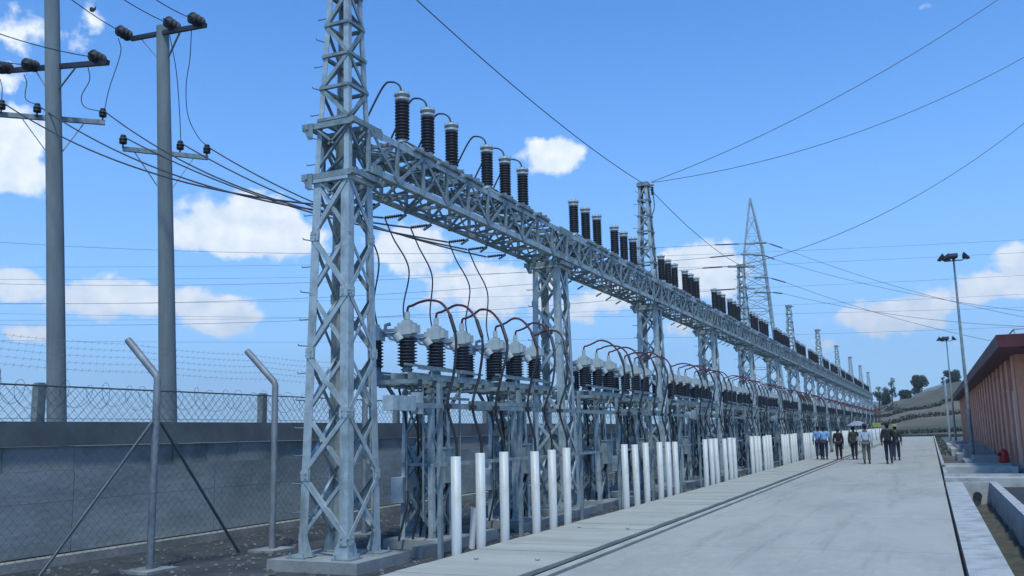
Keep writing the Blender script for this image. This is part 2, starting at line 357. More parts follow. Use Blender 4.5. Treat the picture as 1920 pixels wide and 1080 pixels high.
def column_meshes(tall):
    ms = {}
    f = lambda z: hw(z, tall)
    ztop = 9.25 if tall else 6.15
    legs = []
    for s in SGN:
        lg = MB(); zs = [.02, 5.4] + ([9.25] if tall else [6.15])
        for i in range(len(zs)-1):
            za, zb = zs[i], zs[i+1]
            w = .135 if i == 0 else .085
            P = V((s[0]*f(za), s[1]*f(za), za)); Q = V((s[0]*f(zb), s[1]*f(zb), zb))
            lg.angle(P, Q, (-s[0],0,0), (0,-s[1],0), w, .012)
        # flared gusset at the foot
        P = V((s[0]*f(.02), s[1]*f(.02), .02))
        lg.add([P, P+V((-s[0]*.24,0,0)), P+V((-s[0]*.135,0,.3)), P+V((0,0,.3))], [(0,1,2,3)])
        lg.add([P, P+V((0,-s[1]*.24,0)), P+V((0,-s[1]*.135,.3)), P+V((0,0,.3))], [(0,1,2,3)])
        legs.append(lg.mesh('leg', m_steel))
    br = MB(); zig(br, .25, 5.3, 6, 0, f, .065); 
    # crossed partner on each face to make the X pattern of the photograph
    zig(br, .25, 5.3, 6, 1, lambda z: f(z)-.014, .05, .006)
    for z in (5.28,):
        for i in range(4):
            a, b = SGN[i], SGN[(i+1)%4]; br.bar((a[0]*f(z),a[1]*f(z),z),(b[0]*f(z),b[1]*f(z),z), .07,.07)
    ms['bracing'] = br.mesh('bracing', m_steel)
    if tall:
        sp_ = MB(); zig(sp_, 6.2, 9.2, 6, 0, f, .055)
        for k in range(7):
            z = 6.2+.5*k
            for i in range(4):
                a, b = SGN[i], SGN[(i+1)%4]; sp_.bar((a[0]*f(z),a[1]*f(z),z),(b[0]*f(z),b[1]*f(z),z), .055,.045, mi=1)  # horizontals take the darker steel, painting in their shaded undersides
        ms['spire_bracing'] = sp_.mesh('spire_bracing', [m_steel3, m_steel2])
        tp = MB(); h = f(9.25)+.03; tp.box(-h, h, -h, h, 9.25, 9.28)
        for i in range(4):
            a, b = SGN[i], SGN[(i+1)%4]; tp.bar((a[0]*h,a[1]*h,9.2),(b[0]*h,b[1]*h,9.2), .04,.1)
        tp.box(h, h+.16, -.03, .03, 9.16, 9.2); tp.box(-.03,.03,h, h+.16, 9.16, 9.2)
        ms['top_plate'] = tp.mesh('top_plate', m_steel2)
    st = MB()
    for z0 in (5.34, 6.10):
        h = .40
        for s in (-1, 1):
            st.bar((-h-.10, s*.31, z0), (h+.04, s*.31, z0), .06, .085); st.bar((s*h, -.37, z0+.004), (s*h, .37, z0+.004), .05, .08)
        for s in (-1, 1):      # tapered bracket plates at the ends of the seat
            st.add([(-h-.10, s*.35, z0+.05),(-h+.10, s*.35, z0+.05),(-h+.10, s*.35, z0-.20),(-h+.02, s*.35, z0-.20)], [(0,1,2,3)])
            st.add([(-h-.10, s*.355, z0+.05),(-h+.10, s*.355, z0+.05),(-h+.10, s*.355, z0-.20),(-h+.02, s*.355, z0-.20)], [(3,2,1,0)])
            st.bar((-.28, s*.30, z0-.02), (.05, s*.30, z0-.30), .05, .03); st.bar((.28, s*.30, z0-.02), (-.05, s*.30, z0-.30), .05, .03)
    for s in (-1, 1):
        st.bar((-.28, s*.27, 5.45), (.28, s*.27, 6.05), .05, .03); st.bar((s*.27, .28, 5.45), (s*.27, -.28, 6.05), .05, .03)
    ms['beam_seat'] = st.mesh('beam_seat', m_steel2)
    bo = MB(); z = .6; i = 0
    while z < (9.0 if tall else 5.9):
        h = f(z); d = -1 if i % 2 else -.4
        if i % 2: bo.tube([(-h, -h, z), (-h-.14, -h, z), (-h-.15, -h, z+.02)], .009, 5)
        else: bo.tube([(-h, -h, z), (-h-.05, -h-.12, z), (-h-.055,-h-.13,z+.02)], .009, 5)
        z += .38; i += 1
    ms['step_bolts'] = bo.mesh('step_bolts', m_steel2)
    ft = MB(); ft.box(-.72, .72, -.66, .66, -.3, 0)
    ms['footing'] = ft.mesh('footing', m_conc)
    bp = MB(); bp.box(-.15,.15,-.15,.15,.002,.022)
    for sx in (-1,1):
        for sy in (-1,1): bp.tube([(sx*.11,sy*.11,.022),(sx*.11,sy*.11,.07)], .014, 6)
    ms['base_plate'] = bp.mesh('base_plate', m_steel2)
    return ms, legs
CM = {t: column_meshes(t) for t in (True, False)}
for k in range(NB+1):
    tall = k % 2 == 0
    ms, legs = CM[tall]
    if k == 0: lab = 'nearest lattice gantry column, widest in view, its spire cut by the top of the picture'
    elif tall: lab = 'tall spired lattice gantry column, %s column along the row from the camera' % ORD[k]
    else: lab = 'short lattice gantry column ending under the beam, %s column along the row from the camera' % ORD[k]
    t = thing('gantry_column', lab, 'lattice column', (GX, GY+BAY*k, 0), 'lattice columns carrying the overhead gantry')
    for lg in legs: put('leg', lg, t)
    for n_, me in ms.items():
        if n_ == 'base_plate':
            if k < 6:
                for s in SGN: put('base_plate', me, t, (s[0]*.37, s[1]*.37, 0))
        else: put(n_, me, t)

# beam segment (local y from 0 to BAY)
PH_I = [1.65, 2.50, 3.38, 4.85, 5.70, 6.60]
BX, BZ0, BZ1 = .42, 5.42, 6.10
def beam_meshes():
    L0, L1 = .0, BAY-.02
    ch = []
    for sx in (-1, 1):
        for sz in (0, 1):
            c = MB(); z = BZ1 if sz else BZ0
            c.angle((sx*BX, L0, z), (sx*BX, L1, z), (-sx,0,0), (0,0,-1 if sz else 1), .10, .010)
            ch.append(c.mesh('chord', m_steel))
    lac = MB(); n = 10
    for k in range(n):
        ya = .05+(BAY-.1)*k/n; yb = .05+(BAY-.1)*(k+1)/n
        for sx in (-1, 1):
            za, zb = (BZ0+.03, BZ1-.03) if k % 2 else (BZ1-.03, BZ0+.03)
            lac.bar((sx*(BX+.008), ya, za), (sx*(BX+.008), yb, zb), .008, .06, up=(0,-(zb-za),(yb-ya)))
            lac.bar((sx*(BX-.03), ya, zb), (sx*(BX-.03), yb, za), .008, .05, up=(0,(zb-za),(yb-ya)))
            lac.bar((sx*(BX-.02), ya, BZ0+.02), (sx*(BX-.02), ya, BZ1-.02), .05, .05)
        for z in (BZ0-.008, BZ1+.008):
            s1 = 1 if k % 2 else -1
            lac.bar((-s1*BX, ya, z), (s1*BX, yb, z), .06, .008)
            lac.bar((-BX, ya, z+(-.03 if z > 5.7 else .03)), (BX, ya, z+(-.03 if z > 5.7 else .03)), .05, .05)
        s1 = -1 if k % 2 else 1
        lac.bar((-s1*BX*.9, ya, BZ0+.05), (s1*BX*.9, ya, BZ1-.05), .045, .03)
    br = MB()
    for y0 in PH_I:
        for s in (-1, 1):
            br.bar((-BX-.06, y0+s*.14, BZ1+.05), (BX+.06, y0+s*.14, BZ1+.05), .06, .08)
            br.bar((s*.13, y0-.15, BZ1+.08), (s*.13, y0-.15, BZ1+.235), .05,.05)
            br.bar((s*.13, y0+.15, BZ1+.08), (s*.13, y0+.15, BZ1+.235), .05,.05)
            br.bar((s*.40, y0+.02*s, BZ1+.06), (s*.14, y0-.13, BZ1+.21), .04,.02)
        br.box(-.17, .17, y0-.18, y0+.18, BZ1+.236, BZ1+.25)
        for sx in (-1,1):
            for sy in (-1,1):
                br.bar((sx*.12, y0+sy*.12, BZ1+.23), (sx*(BX+.02), y0+sy*.36, BZ1-.02), .045, .03)
            br.bar((sx*(BX+.03), y0-.36, BZ1+.02), (sx*(BX+.03), y0+.36, BZ1+.02), .05, .05)
        # spreader stubs hanging under the back chord
        br.bar((-BX-.02, y0, BZ0-.02), (-BX-.18, y0, BZ0-.10), .05, .03)
        br.bar((-BX+.05, y0+.1, BZ0+.1), (BX-.05, y0+.35, BZ0+.3), .05, .04)
    r3 = random.Random(3)
    for j in range(26):      # conduits, clamps and spare angle stubs bolted over the lattice
        y0 = .3+(BAY-.7)*j/26; x0 = r3.uniform(-BX, BX*.8)
        br.bar((x0, y0, BZ1+.03), (x0+r3.uniform(-.15,.25), y0+r3.uniform(.1,.4), BZ1+r3.uniform(.03,.12)), .04, .025)
        br.bar((x0, y0, r3.uniform(BZ0+.1,BZ1-.1)), (-x0*.6, y0+r3.uniform(-.2,.4), r3.uniform(BZ0+.1,BZ1-.1)), .04, .03)
    for x0, z0 in ((.25, BZ1+.035), (-.1, BZ1+.04), (BX-.1, (BZ0+BZ1)/2), (-.2, BZ0+.05)): br.tube([(x0,0.05,z0),(x0,BAY-.05,z0)], .02, 6)
    pl = MB()
    for y0 in (.26, BAY-.30):
        for sx in (-1,1): pl.box(sx*(BX+.020)-.006, sx*(BX+.020)+.006, y0-.10, y0+.10, BZ0-.01, BZ0+.13).box(sx*(BX+.020)-.006, sx*(BX+.020)+.006, y0-.10, y0+.10, BZ1-.13, BZ1+.01)
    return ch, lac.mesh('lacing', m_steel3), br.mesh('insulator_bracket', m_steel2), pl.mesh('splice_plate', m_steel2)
chords, m_lac, m_brk, m_spl = beam_meshes()
for k in range(NB):
    t = thing('gantry_beam', 'horizontal lattice beam filling the %s bay of the gantry from the camera' % ORD[k], 'lattice beam', (GX, GY+BAY*k, 0), 'lattice beams of the overhead gantry')
    for c in chords: put('chord', c, t)
    put('lacing', m_lac, t); put('insulator_bracket', m_brk, t); put('splice_plate', m_spl, t)
# end stub poking out past the first column
# insulators on the beam
def sheds(r0, r1, h, n, seg=16):
    prof = [(r0, 0)]
    for i in range(n):
        z = h*(i+.2)/n; dz = h/n
        prof += [(r0, z), (r1, z+dz*.28), (r1*.985, z+dz*.40), (r0, z+dz*.66)]
    prof.append((r0, h)); return prof
ins_body = MB().lathe(sheds(.100, .124, .66, 12), 18).mesh('shed_stack', m_dark)
ins_base = MB().lathe([(.13,0),(.13,.025),(.095,.03),(.095,.08)], 16); 
ins_base = ins_base.mesh('base_flange', m_cap)
cpm = MB().lathe([(.095,0),(.125,.02),(.125,.05),(.10,.055),(.10,.09),(.135,.10),(.135,.13),(.06,.135),(.05,.18),(.02,.19)], 16)
for j in range(8):
    a = j*math.pi/4; cpm.tube([(.12*math.cos(a), .12*math.sin(a), .13),(.12*math.cos(a), .12*math.sin(a), .165)], .012, 5)
cpm = cpm.mesh('cap', m_cap)
IZ = BZ1+.25
for k in range(NB):
    for i, py in enumerate(PH_I):
        lab = 'black ribbed insulator, %s of six on the %s gantry beam from the camera' % (ORD[i], ORD[k])
        t = thing('post_insulator', lab, 'insulator', (GX, GY+BAY*k+py, IZ), 'insulators standing on the gantry beam')
        put('base_flange', ins_base, t); put('shed_stack', ins_body, t, (0,0,.08)); put('cap', cpm, t, (0,0,.74))
# jumper leads arching over the first six
for i, py in enumerate(PH_I):
    Y = GY+py; z = IZ+.92
    pts = spline([(GX-.95, Y-.05, 6.38), (GX-.62, Y-.02, 7.02), (GX-.36, Y, z+.17), (GX-.20, Y, z+.21), (GX-.06, Y, z+.13), (GX, Y, z-.02)], 7)
    tag(MB().tube(pts, .017, 6).obj('jumper_lead', m_wire), 'black lead arching over the cap of the %s insulator in the nearest gantry bay' % ORD[i], 'cable', 'leads arching over the nearest insulators')

# ================================================================== SWITCHGEAR STANDS
PHA = (-.92, 0.0, .92)
STA = (2.35, 5.55)
def stand_meshes():
    S = {}
    legs = []
    for s in SGN:
        lg = MB(); lg.angle((s[0]*.30, s[1]*.32, .0), (s[0]*.27, s[1]*.28, 2.36), (-s[0],0,0), (0,-s[1],0), .085, .009); legs.append(lg.mesh('leg', m_steel))
    br = MB(); f = lambda z: .30-.03*z/2.4
    zig(br, .1, 2.3, 3, 0, f, .05, .007); zig(br, .1, 2.3, 3, 1, lambda z: f(z)-.012, .04, .006)
    for z in (1.15, 2.3):
        for i in range(4):
            a, b = SGN[i], SGN[(i+1)%4]; br.bar((a[0]*f(z),a[1]*f(z),z),(b[0]*f(z),b[1]*f(z),z), .05,.05)
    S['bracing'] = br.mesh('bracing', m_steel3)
    ft = MB().box(-.5,.5,-.5,.5,-.3,-.0); S['footing'] = ft.mesh('footing', m_conc)
    pf = MB()
    for x in (-.46, -.16, .16, .46): pf.bar((x, -1.28, 2.50), (x, 1.28, 2.50), .07, .10)
    for y_ in (-1.24, -.92, -.46, 0, .46, .92, 1.24): pf.bar((-.60, y_, 2.415), (.56, y_, 2.415), .07, .066)
    pf.bar((.50,-1.1,2.62),(.50,1.1,2.62), .03,.03); pf.bar((.36,-1.25,2.68),(.36,1.05,2.66), .035,.035); pf.bar((-.50,-1.2,2.62),(-.50,1.2,2.62), .03,.03)
    for y_ in (-.7,.2,1.0): pf.bar((.50,y_,2.5),(.50,y_,2.63),.03,.03)
    for s in (-1,1):
        pf.bar((.2, s*.30, 1.95), (.2, s*.86, 2.38), .05, .04); pf.bar((-.2, s*.30, 1.95), (-.2, s*.86, 2.38), .05, .04)
    S['platform'] = pf.mesh('platform', m_steel2)
    mb_ = MB().box(.18,.44,-.16,.16,.85,1.38).box(.16,.46,-.18,.18,1.381,1.41); S['relay_box'] = MB().box(-.42,-.20,-.40,-.08,.55,.95).mesh('relay_box', m_box); S['mechanism_box'] = mb_.mesh('mechanism_box', m_steel2)
    dr = MB()
    for x,y_ in ((.3,0),(-.1,-.45),(-.1,.45),(.30,-.62),(.30,.62)): dr.tube([(x,y_,1.42 if y_==0 else .3),(x,y_,2.38)], .018, 6)
    dr.bar((.30,-.95,2.2),(.30,.95,2.2), .04,.04); S['drive_rod'] = dr.mesh('drive_rod', m_steel2)
    cn = MB()
    for j in range(7):
        y_ = -.6+.2*j; x = -.15+.12*(j%3)
        cn.tube(spline([(x,y_,2.35),(x+.06,y_*.8,1.8),(x-.05+.04*j,y_*.5,1.1),(x+.1,y_*.9,.55),(x+.03,y_*1.1,.0)],4), .020, 5)
    S['control_conduits'] = cn.mesh('control_conduits', m_blackc)
    return S, legs
SM, slegs = stand_meshes()
big = MB().lathe(sheds(.115, .160, .46, 9), 16).mesh('large_insulator', m_porc)
sml = MB().lathe(sheds(.075, .110, .42, 8), 14).mesh('small_insulator', m_porc)
hd = MB(); hd.box(-.12,.12,-.10,.10,0,.19); hd.box(-.09,.09,-.08,.08,-.04,-.002); hd.box(-.07,.07,-.06,.06,.192,.23)
hd.tube([(0,0,.24),(0,0,.36)], .045, 8); hd.box(-.20,-.122,-.06,.06,.05,.14); hd.box(.122,.19,-.08,.08,.02,.15)
hd.tube([(-.10,-.17,.0),(-.03,-.15,-.10)], .07, 10)
head = hd.mesh('switch_head', m_box)
hs = MB(); hs.box(-.10,.10,-.09,.09,0,.16); hs.box(-.05,.05,-.05,.05,.162,.21); hs.tube([(0,0,.2),(0,0,.26)], .05, 8)
head_s = hs.mesh('terminal_head', m_box)
ar = MB(); ar.bar((-.42,0,.08),(.02,0,.08),.06,.05); ar.bar((-.40,.05,.02),(-.1,.05,.02),.02,.06); ar.tube([(-.28,0,.11),(-.28,0,.17),(-.2,.02,.19)],.03,6); ar.tube([(-.2,-.05,.0),(-.15,-.05,-.06),(-.05,-.05,-.08)],.025,6)
arm = ar.mesh('contact_arm', m_cap)
ped = MB().lathe([(.11,0),(.11,.02),(.075,.03),(.07,.12),(.10,.13)], 12).mesh('pedestal', m_steel2)
cb = MB(); cb.box(-.26,.26,-.16,.16,0,.62); cb.hexa([(-.29,-.19,.622),(.29,-.19,.622),(.29,.19,.622),(-.29,.19,.622),(-.22,-.12,.70),(.22,-.12,.70),(.22,.12,.70),(-.22,.12,.70)])
cab_b = cb.mesh('cabinet_box', m_steel2)
cab_d = MB().box(.262,.276,-.14,.14,.04,.58).mesh('door', m_box)
cab_h = MB().box(.277,.30,.08,.10,.25,.36).mesh('handle', m_lamp)
cab_l = MB().box(-.2,-.16,-.12,.12,-.55,-.002); cab_l.box(.16,.2,-.12,.12,-.55,-.002); cab_l.box(-.3,.3,-.25,.25,-.85,-.552); cab_l = cab_l.mesh('support_frame', m_steel2)
stand_idx = 0
for k in range(NB):
    for si, sy in enumerate(STA):
        Y = GY+BAY*k+sy
        side = 'nearer' if si == 0 else 'farther'
        t = thing('switch_stand', 'lattice stand with ribbed insulators, %s of the pair in the %s gantry bay' % (side, ORD[k]), 'switchgear', (GX+.02, Y, 0), 'switchgear stands under the gantry')
        for lg in slegs: put('leg', lg, t)
        for n_, me in SM.items(): put(n_, me, t)
        for p in PHA:
            b = put('large_insulator', big, t, (.20, p, 2.67))
            put('pedestal', ped, b, (0,0,-.12)); put('switch_head', head, b, (0,0,.49)); 
            s_ = put('small_insulator', sml, t, (-.36, p, 2.67))
            put('pedestal', ped, s_, (0,0,-.12)); put('terminal_head', head_s, s_, (0,0,.43)); put('contact_arm', arm, b, (-.12, 0, .50))
        if k < 10:
            c = thing('control_cabinet', 'small grey control cabinet low behind the %s switchgear stand of the %s gantry bay' % (side, ORD[k]), 'cabinet', (GX-.55, Y+.95, .72), 'control cabinets at the switchgear stands')
            put('cabinet_box', cab_b, c); d = put('door', cab_d, c); put('handle', cab_h, d); put('support_frame', cab_l, c)

# pipes and cables
PX = -6.30
PH_P = [1.05, 1.85, 2.68, 3.98, 4.75, 5.50]
pipe_me = MB().lathe([(.074,0),(.074,1.44),(.064,1.441),(.064,1.38)], 18).mesh('white_pipe', m_pvc)
for k in range(NB):
    for i, py in enumerate(PH_P):
        Y = GY+BAY*k+py
        dx, dy = rnd.uniform(-.012,.012), rnd.uniform(-.03,.03)
        o = put('cable_pipe', pipe_me, None, (PX+dx, Y+dy, -.12+rnd.uniform(-.03,.01)))
        o.rotation_euler = (R(rnd.uniform(-.5,.5)), R(rnd.uniform(-.5,.5)), 0)
        tag(o, 'upright white cable pipe at the walkway edge, %s of six in the %s gantry bay' % (ORD[i], ORD[k]), 'pipe', 'white pipes along the walkway edge')
        # cable
        ys = GY+BAY*k+STA[i//3]+PHA[i%3]
        hx, hz = GX+.22, 3.52
        t = put('power_cable', None, None, (PX, Y, 1.30))
        tag(t, 'power cable with red top rising from the %s pipe of the %s gantry bay' % (ORD[i], ORD[k]), 'cable', 'power cables from the pipes to the switch heads')
        w = rnd.uniform(-.09,.09); w2 = rnd.uniform(-.07,.07); w3 = rnd.uniform(-.05,.05)
        yl = lambda u: Y*(1-u)+ys*u
        pts = [V((PX+dx,Y+dy,1.05)), V((PX+.01,Y+.01+w*.3,1.50)), V((PX-.10,Y-.03,2.02)), V((PX-.01+w3,yl(.10)+w*.6,2.50)), V((PX+.02+w2*.6,yl(.2),2.98)),
               V((PX-.08+w2*.5,yl(.35)+w3,3.34)), V((PX-.30,yl(.55)+w3,3.60+w2*.5)), V((PX-.58,yl(.8),3.69+w2*.6)), V((hx+.22,ys,3.66)), V((hx+.10,ys,3.62)), V((hx+.02,ys,3.60)), V((hx+.0,ys,3.50))]
        P = [p-V((PX,Y,1.30)) for p in spline(pts, 6 if k < 5 else 3)]
        q = int(len(P)*.42)
        MB().tube(P[:q+1], .021, 6).obj('black_sheath', m_blackc, t); MB().tube(P[q:], .020, 6).obj('red_sleeve', m_redc, t)
        if k < 6:
            cl_ = MB(); c0 = V((PX-.10,Y-.03,2.02))-V((PX,Y,1.30)); cl_.box(c0.x-.05,c0.x+.05,c0.y-.045,c0.y+.045,c0.z-.03,c0.z+.03); cl_.obj('clamp', m_lamp, t)
            c1 = MB(); c1.tube([P[q-2], P[q+3]], .030, 7); c1.obj('sleeve_joint', m_blackc, t)
# cable rails and the posts that hold them
for k in range(NB):
    y0 = GY+BAY*k+ (-.35 if k == 0 else 0); y1 = GY+BAY*(k+1)-.03
    t = thing('cable_rail', 'steel rail with posts clamping the cables in the %s gantry bay' % ORD[k], 'cable support', (PX-.16, y0, 0), 'cable rails along the switchgear')
    L = y1-y0
    MB().bar((0,0,2.02),(0,L,2.02),.05,.07).obj('upper_rail', m_steel2, t)
    MB().bar((0,1.0,1.18),(0,L,1.18),.04,.05).obj('lower_rail', m_steel2, t)
    for f_ in (.16, .50, .86): MB().box(-.09,-.03,L*f_-.035,L*f_+.035,-.16,2.35).obj('post', m_steel2, t)
    if k % 2 == 0: MB().box(-.12,.04,-.1,.5,1.94,2.14).box(-.10,.02,.6,.72,1.9,2.2).obj('clamp_box', m_steel, t)
    hb = MB(); hb.box(-.55,.02,L*.43,L*.60,2.06,2.12).box(-.62,-.45,L*.40,L*.50,2.0,2.16); hb.obj('cross_tray', m_steel2, t)
# rubble, kerbs and short grey conduits in the yard
for k in range(NB):
    for j in range(2):
        y0 = GY+BAY*k+1.0+3.6*j
        if k < 8:
            ck = MB(); ck.box(-.08,.08,0,2.6,-.02,.13 if j else .16)
            tag(ck.obj('yard_kerb', m_conc, None, (PX-.62, y0, -.15)), 'low concrete edging behind the pipes, %s run from the camera' % ORD[2*k+j], 'edging', 'low concrete edging in the yard')
for j, (x, y_) in enumerate(((PX-.30, 12.35), (PX-.34, 12.95), (PX-.32, 20.6), (PX-.3, 29.0))):
    MBx = MB().tube([(0,0,0),(.03,.04,.62)], .05, 12)
    tag(MBx.obj('conduit_stub', m_pvc, None, (x, y_, -.15)), ['short white conduit stub behind the two nearest white pipes','short leaning conduit stub behind the second and third white pipes','short white conduit stub behind the second group of pipes','short white conduit stub behind the third group of pipes'][j], 'conduit')
st = MB()
for i in range(3200):
    x = rnd.uniform(-11.5, -6.0); y_ = rnd.uniform(7, 45); s = rnd.uniform(.012,.04)*(1 if rnd.random() < .93 else 2.2)
    a = [V((rnd.uniform(-1,1), rnd.uniform(-1,1), rnd.uniform(-.5,.5))).normalized()*s for _ in range(4)]
    c = V((x, y_, -.14)); st.add([c+V((s,0,0)), c+V((-s*.5,s*.8,0)), c+V((-s*.5,-s*.8,0)), c+V((a[0].x*.4,a[0].y*.4,s*.9)), c+V((s*.7,s*.6,s*.4)), c+V((-s*.7,s*.1,s*.5))],
        [(0,1,3),(1,2,3),(2,0,3),(0,4,3),(4,1,3),(1,5,3),(5,2,3),(0,1,4),(1,2,5)])
o = st.obj('loose_stones', mat('grey_stone', (.17,.165,.155), .95, 0, .3, 3)); o['kind'] = 'stuff'; tag(o, 'loose grey stones strewn over the equipment yard', 'stones')

# pebbles on the walkway
for j, (px, py) in enumerate(((893,1051),(1008,1053),(1086,991),(1177,994))):
    r_ = ray(px, py); tt = (0-EYE)/r_.z; p = V((0,0,EYE))+r_*tt
    pb = MB().lathe([(.005,0),(.03,.004),(.034,.018),(.018,.032),(.004,.036)], 7)
    tag(pb.obj('pebble', m_kerb, None, (p.x, p.y, .018)), ['pebble on the walkway just right of the nearest white pipe','pebble on the walkway midway between nearest pipe and road','pebble on the walkway just right of the sixth white pipe','pebble on the walkway below the seventh white pipe'][j], 'pebble', 'pebbles on the walkway')

# ================================================================== BOUNDARY WALL AND FENCES
WX = -11.95
wl_ = thing('boundary_wall', 'long grey block wall behind the yard with dark smooth top band', 'wall', (WX, 60, 0))
w1 = MB()
yy = -2.0
while yy < 150:      # precast panels
    w1.box(-.08-rnd.uniform(0,.012), .08+rnd.uniform(0,.006), yy+.008-60, yy+3.0-.008-60, .0, 1.20); yy += 3.0
w1.obj('lower_course', m_wall, wl_)
uc = MB(); uy = -62.0
while uy < 90:
    ul = rnd.choice((.8,1.2,1.6,2.0)); uc.box(-.10,.045+rnd.uniform(-.012,.018),uy+.006,uy+ul-.006,1.205,1.56-rnd.uniform(0,.01)); uy += ul
uc.obj('upper_course', mat('patchy_block_course', (.27,.275,.26), .95, 0, .3, 1.4, col2=(.13,.15,.145), lo=.42, hi=.56, bump=.3, stretch=(1,.5,.7)), wl_)
MB().box(-.12,.10,-62,90,1.562,1.92).obj('coping', m_wallband, wl_)
pl_ = MB(); pl_.box(-.16,.30,-62,90,-.3,-.02); pl_.obj('base_ledge', m_plinth, wl_)
def chainlink(x, y0, y1, z0, z1, d, r):
    mb = MB(); n = int((y1-y0)/d); m_ = int((z1-z0)/d*1.0)
    for i in range(n):
        s = 1 if i % 2 else -1
        pts = []
        for j in range(m_+1):
            pts.append((x+(.003 if j % 2 else -.003)*s, y0+i*d+(d*.5 if (j % 2) else -d*.5)*1.0*(1), z0+(z1-z0)*j/m_))
        # alternate strands mirror each other so they interlock as diamonds
        if i % 2 == 0: pts = [(p[0], 2*(y0+i*d)-p[1], p[2]) for p in pts]
        mb.tube(pts, r, 3, cap=False)
    return mb
# fence standing on the wall
ft_ = thing('wall_top_fence', 'chain link fence with razor coil running along the top of the boundary wall', 'fence', (WX, 0, 1.92))
def loc_mesh(mb, off): mb.v = [(a-off[0], b-off[1], c-off[2]) for a, b, c in mb.v]; return mb
off = (WX, 0, 1.92)
loc_mesh(chainlink(WX, 4, 34, 1.93, 2.44, .085, .0045), off).obj('mesh', m_mesh, ft_)
loc_mesh(chainlink(WX, 34, 60, 1.93, 2.44, .17, .005), off).obj('mesh', m_mesh, ft_)
loc_mesh(MB().tube([(WX,-2,2.45),(WX,150,2.45)], .014, 6), off).obj('top_rail', m_mesh, ft_)
cw = []
for i in range(2600):
    a = i/2600*2*math.pi*110
    cw.append((WX+.02+.17*math.cos(a)+.02*math.sin(i*.37), 4+42*i/2600+.06*math.sin(a*.5), 2.33+.19*math.sin(a)+.03*math.sin(i*.11)))
loc_mesh(MB().tube(cw, .0038, 3, cap=False), off).obj('razor_coil', m_mesh, ft_)
for j in range(26):
    Y = 9.50+5.05*j
    p = MB().box(-.065,.065,-.07,.07,-.3,.565).box(-.05,.05,-.055,.055,.566,.585)
    p.obj('concrete_post', m_pole, ft_, (-.17, Y, 0))
# front fence with bent arms
ff = thing('yard_fence', 'chain link fence with bent steel posts and slanting braces in front of the wall', 'fence', (-9.75, 9.5, -.15))
off = (-9.75, 9.5, -.15)
FPX = lambda Y: -9.83+(Y-9.57)*.083
posts = [4.95, 7.26, 9.57, 11.88, 14.19]
loc_mesh(chainlink(-9.76, 5.0, 14.1, -.08, 2.25, .066, .0020), off).obj('mesh', m_mesh, ff)
for j, Y in enumerate(posts):
    x = FPX(Y); p = MB()
    p.tube([(x,Y,-.3),(x,Y,2.46),(x-.03,Y,2.52),(x-.60,Y,3.05)], .052, 12)
    loc_mesh(p, off).obj('bent_post', m_post, ff)
    f2 = MB().box(x-.25,x+.25,Y-.28,Y+.28,-.3,-.11); loc_mesh(f2, off).obj('footing', m_conc, ff)
for (a, b) in (((-9.83,9.5,1.86), (-9.85,7.75,-.1)), ((-9.82,9.65,1.86), (-9.80,11.30,-.1))):
    loc_mesh(MB().tube([a, b], .022, 8), off).obj('brace', m_mesh, ff)
for q in range(5):
    u = (q+.4)/5; pts = []
    for i in range(181):
        Y = 4.95+9.24*i/180; c = FPX(Y)
        pts.append((c-.60*u-.02, Y, 2.52+.53*u-.03*math.sin(math.pi*((Y-4.95) % 2.31)/2.31)))
    b_ = MB().tube(pts, .0018, 3, cap=False)
    for i in range(0, 180, 2):
        p = V(pts[i]); b_.bar(p+V((0,-.012,-.022)), p+V((0,.012,.022)), .0028)
    loc_mesh(b_, off).obj('barbed_strand', m_post, ff)
for z in (.9, 1.9):
    loc_mesh(MB().tube([(-9.76,5,z),(-9.72,14.1,z)], .003, 4), off).obj('line_wire', m_mesh, ff)

# ================================================================== CONCRETE POWER POLES
def pole(base, top, rb, rt, lab):
    t = thing('utility_pole', lab, 'power pole', base, 'concrete power poles behind the wall')
    b, tp = V(base), V(top)
    h = MB().tube([V((0,0,-.5)), (tp-b)*.5, tp-b], [rb, (rb+rt)/2, rt], 20); h.obj('pole', m_pole, t)
    return t
B1 = at(120, 800, 22); B1.z = -.1; T1 = at(97, -30, 23.0)
B2 = at(325, 795, 22.5); B2.z = -.1; T2 = at(305, 50, 23.3)
p1 = pole(B1, T1, .235, .175, 'left concrete power pole rising out of the top of the picture')
p2 = pole(B2, T2, .235, .155, 'right concrete power pole with its three-insulator crossarm in full view')
def arm_part(t, a, b, w, name='crossarm'):
    o_ = V(t.location); MB().bar(a-o_, b-o_, w*.8, w).obj(name, m_steel2 if name != 'crossarm' else m_lamp, t)
def brace_part(t, a, b):
    o_ = V(t.location); MB().bar(a-o_, b-o_, .05, .012).obj('brace', m_steel2, t)
def auto_braces(t, A, B, base, top, drop):
    """flat braces from the crossarm down to the shaft on both sides"""
    A, B, base, top = V(A), V(B), V(base), V(top)
    mid = None
    for i in range(101):
        p = A.lerp(B, i/100); u = (p.z-base.z)/(top.z-base.z); c = base.lerp(top, u); d = (p-c).length
        if mid is None or d < mid[0]: mid = (d, i/100, c)
    _, u, c = mid; dr = (top-base).normalized(); ax = (B-A).normalized()
    for s_, L in ((-1, min(.62, u*(B-A).length-.1)), (1, min(.62, (1-u)*(B-A).length-.1))):
        if L > .2: brace_part(t, A.lerp(B, u)+ax*s_*(L+.12), c-dr*drop+ax*s_*.19)
arm_part(p1, at(0,134,23.6), at(203,117,22.2), .12); arm_part(p1, at(-60,210,22.2), at(197,230,23.5), .12, 'lower_crossarm')
arm_part(p2, at(246,73,23.7), at(386,47,22.5), .11); arm_part(p2, at(230,279,22.5), at(390,296,23.5), .11, 'lower_crossarm')
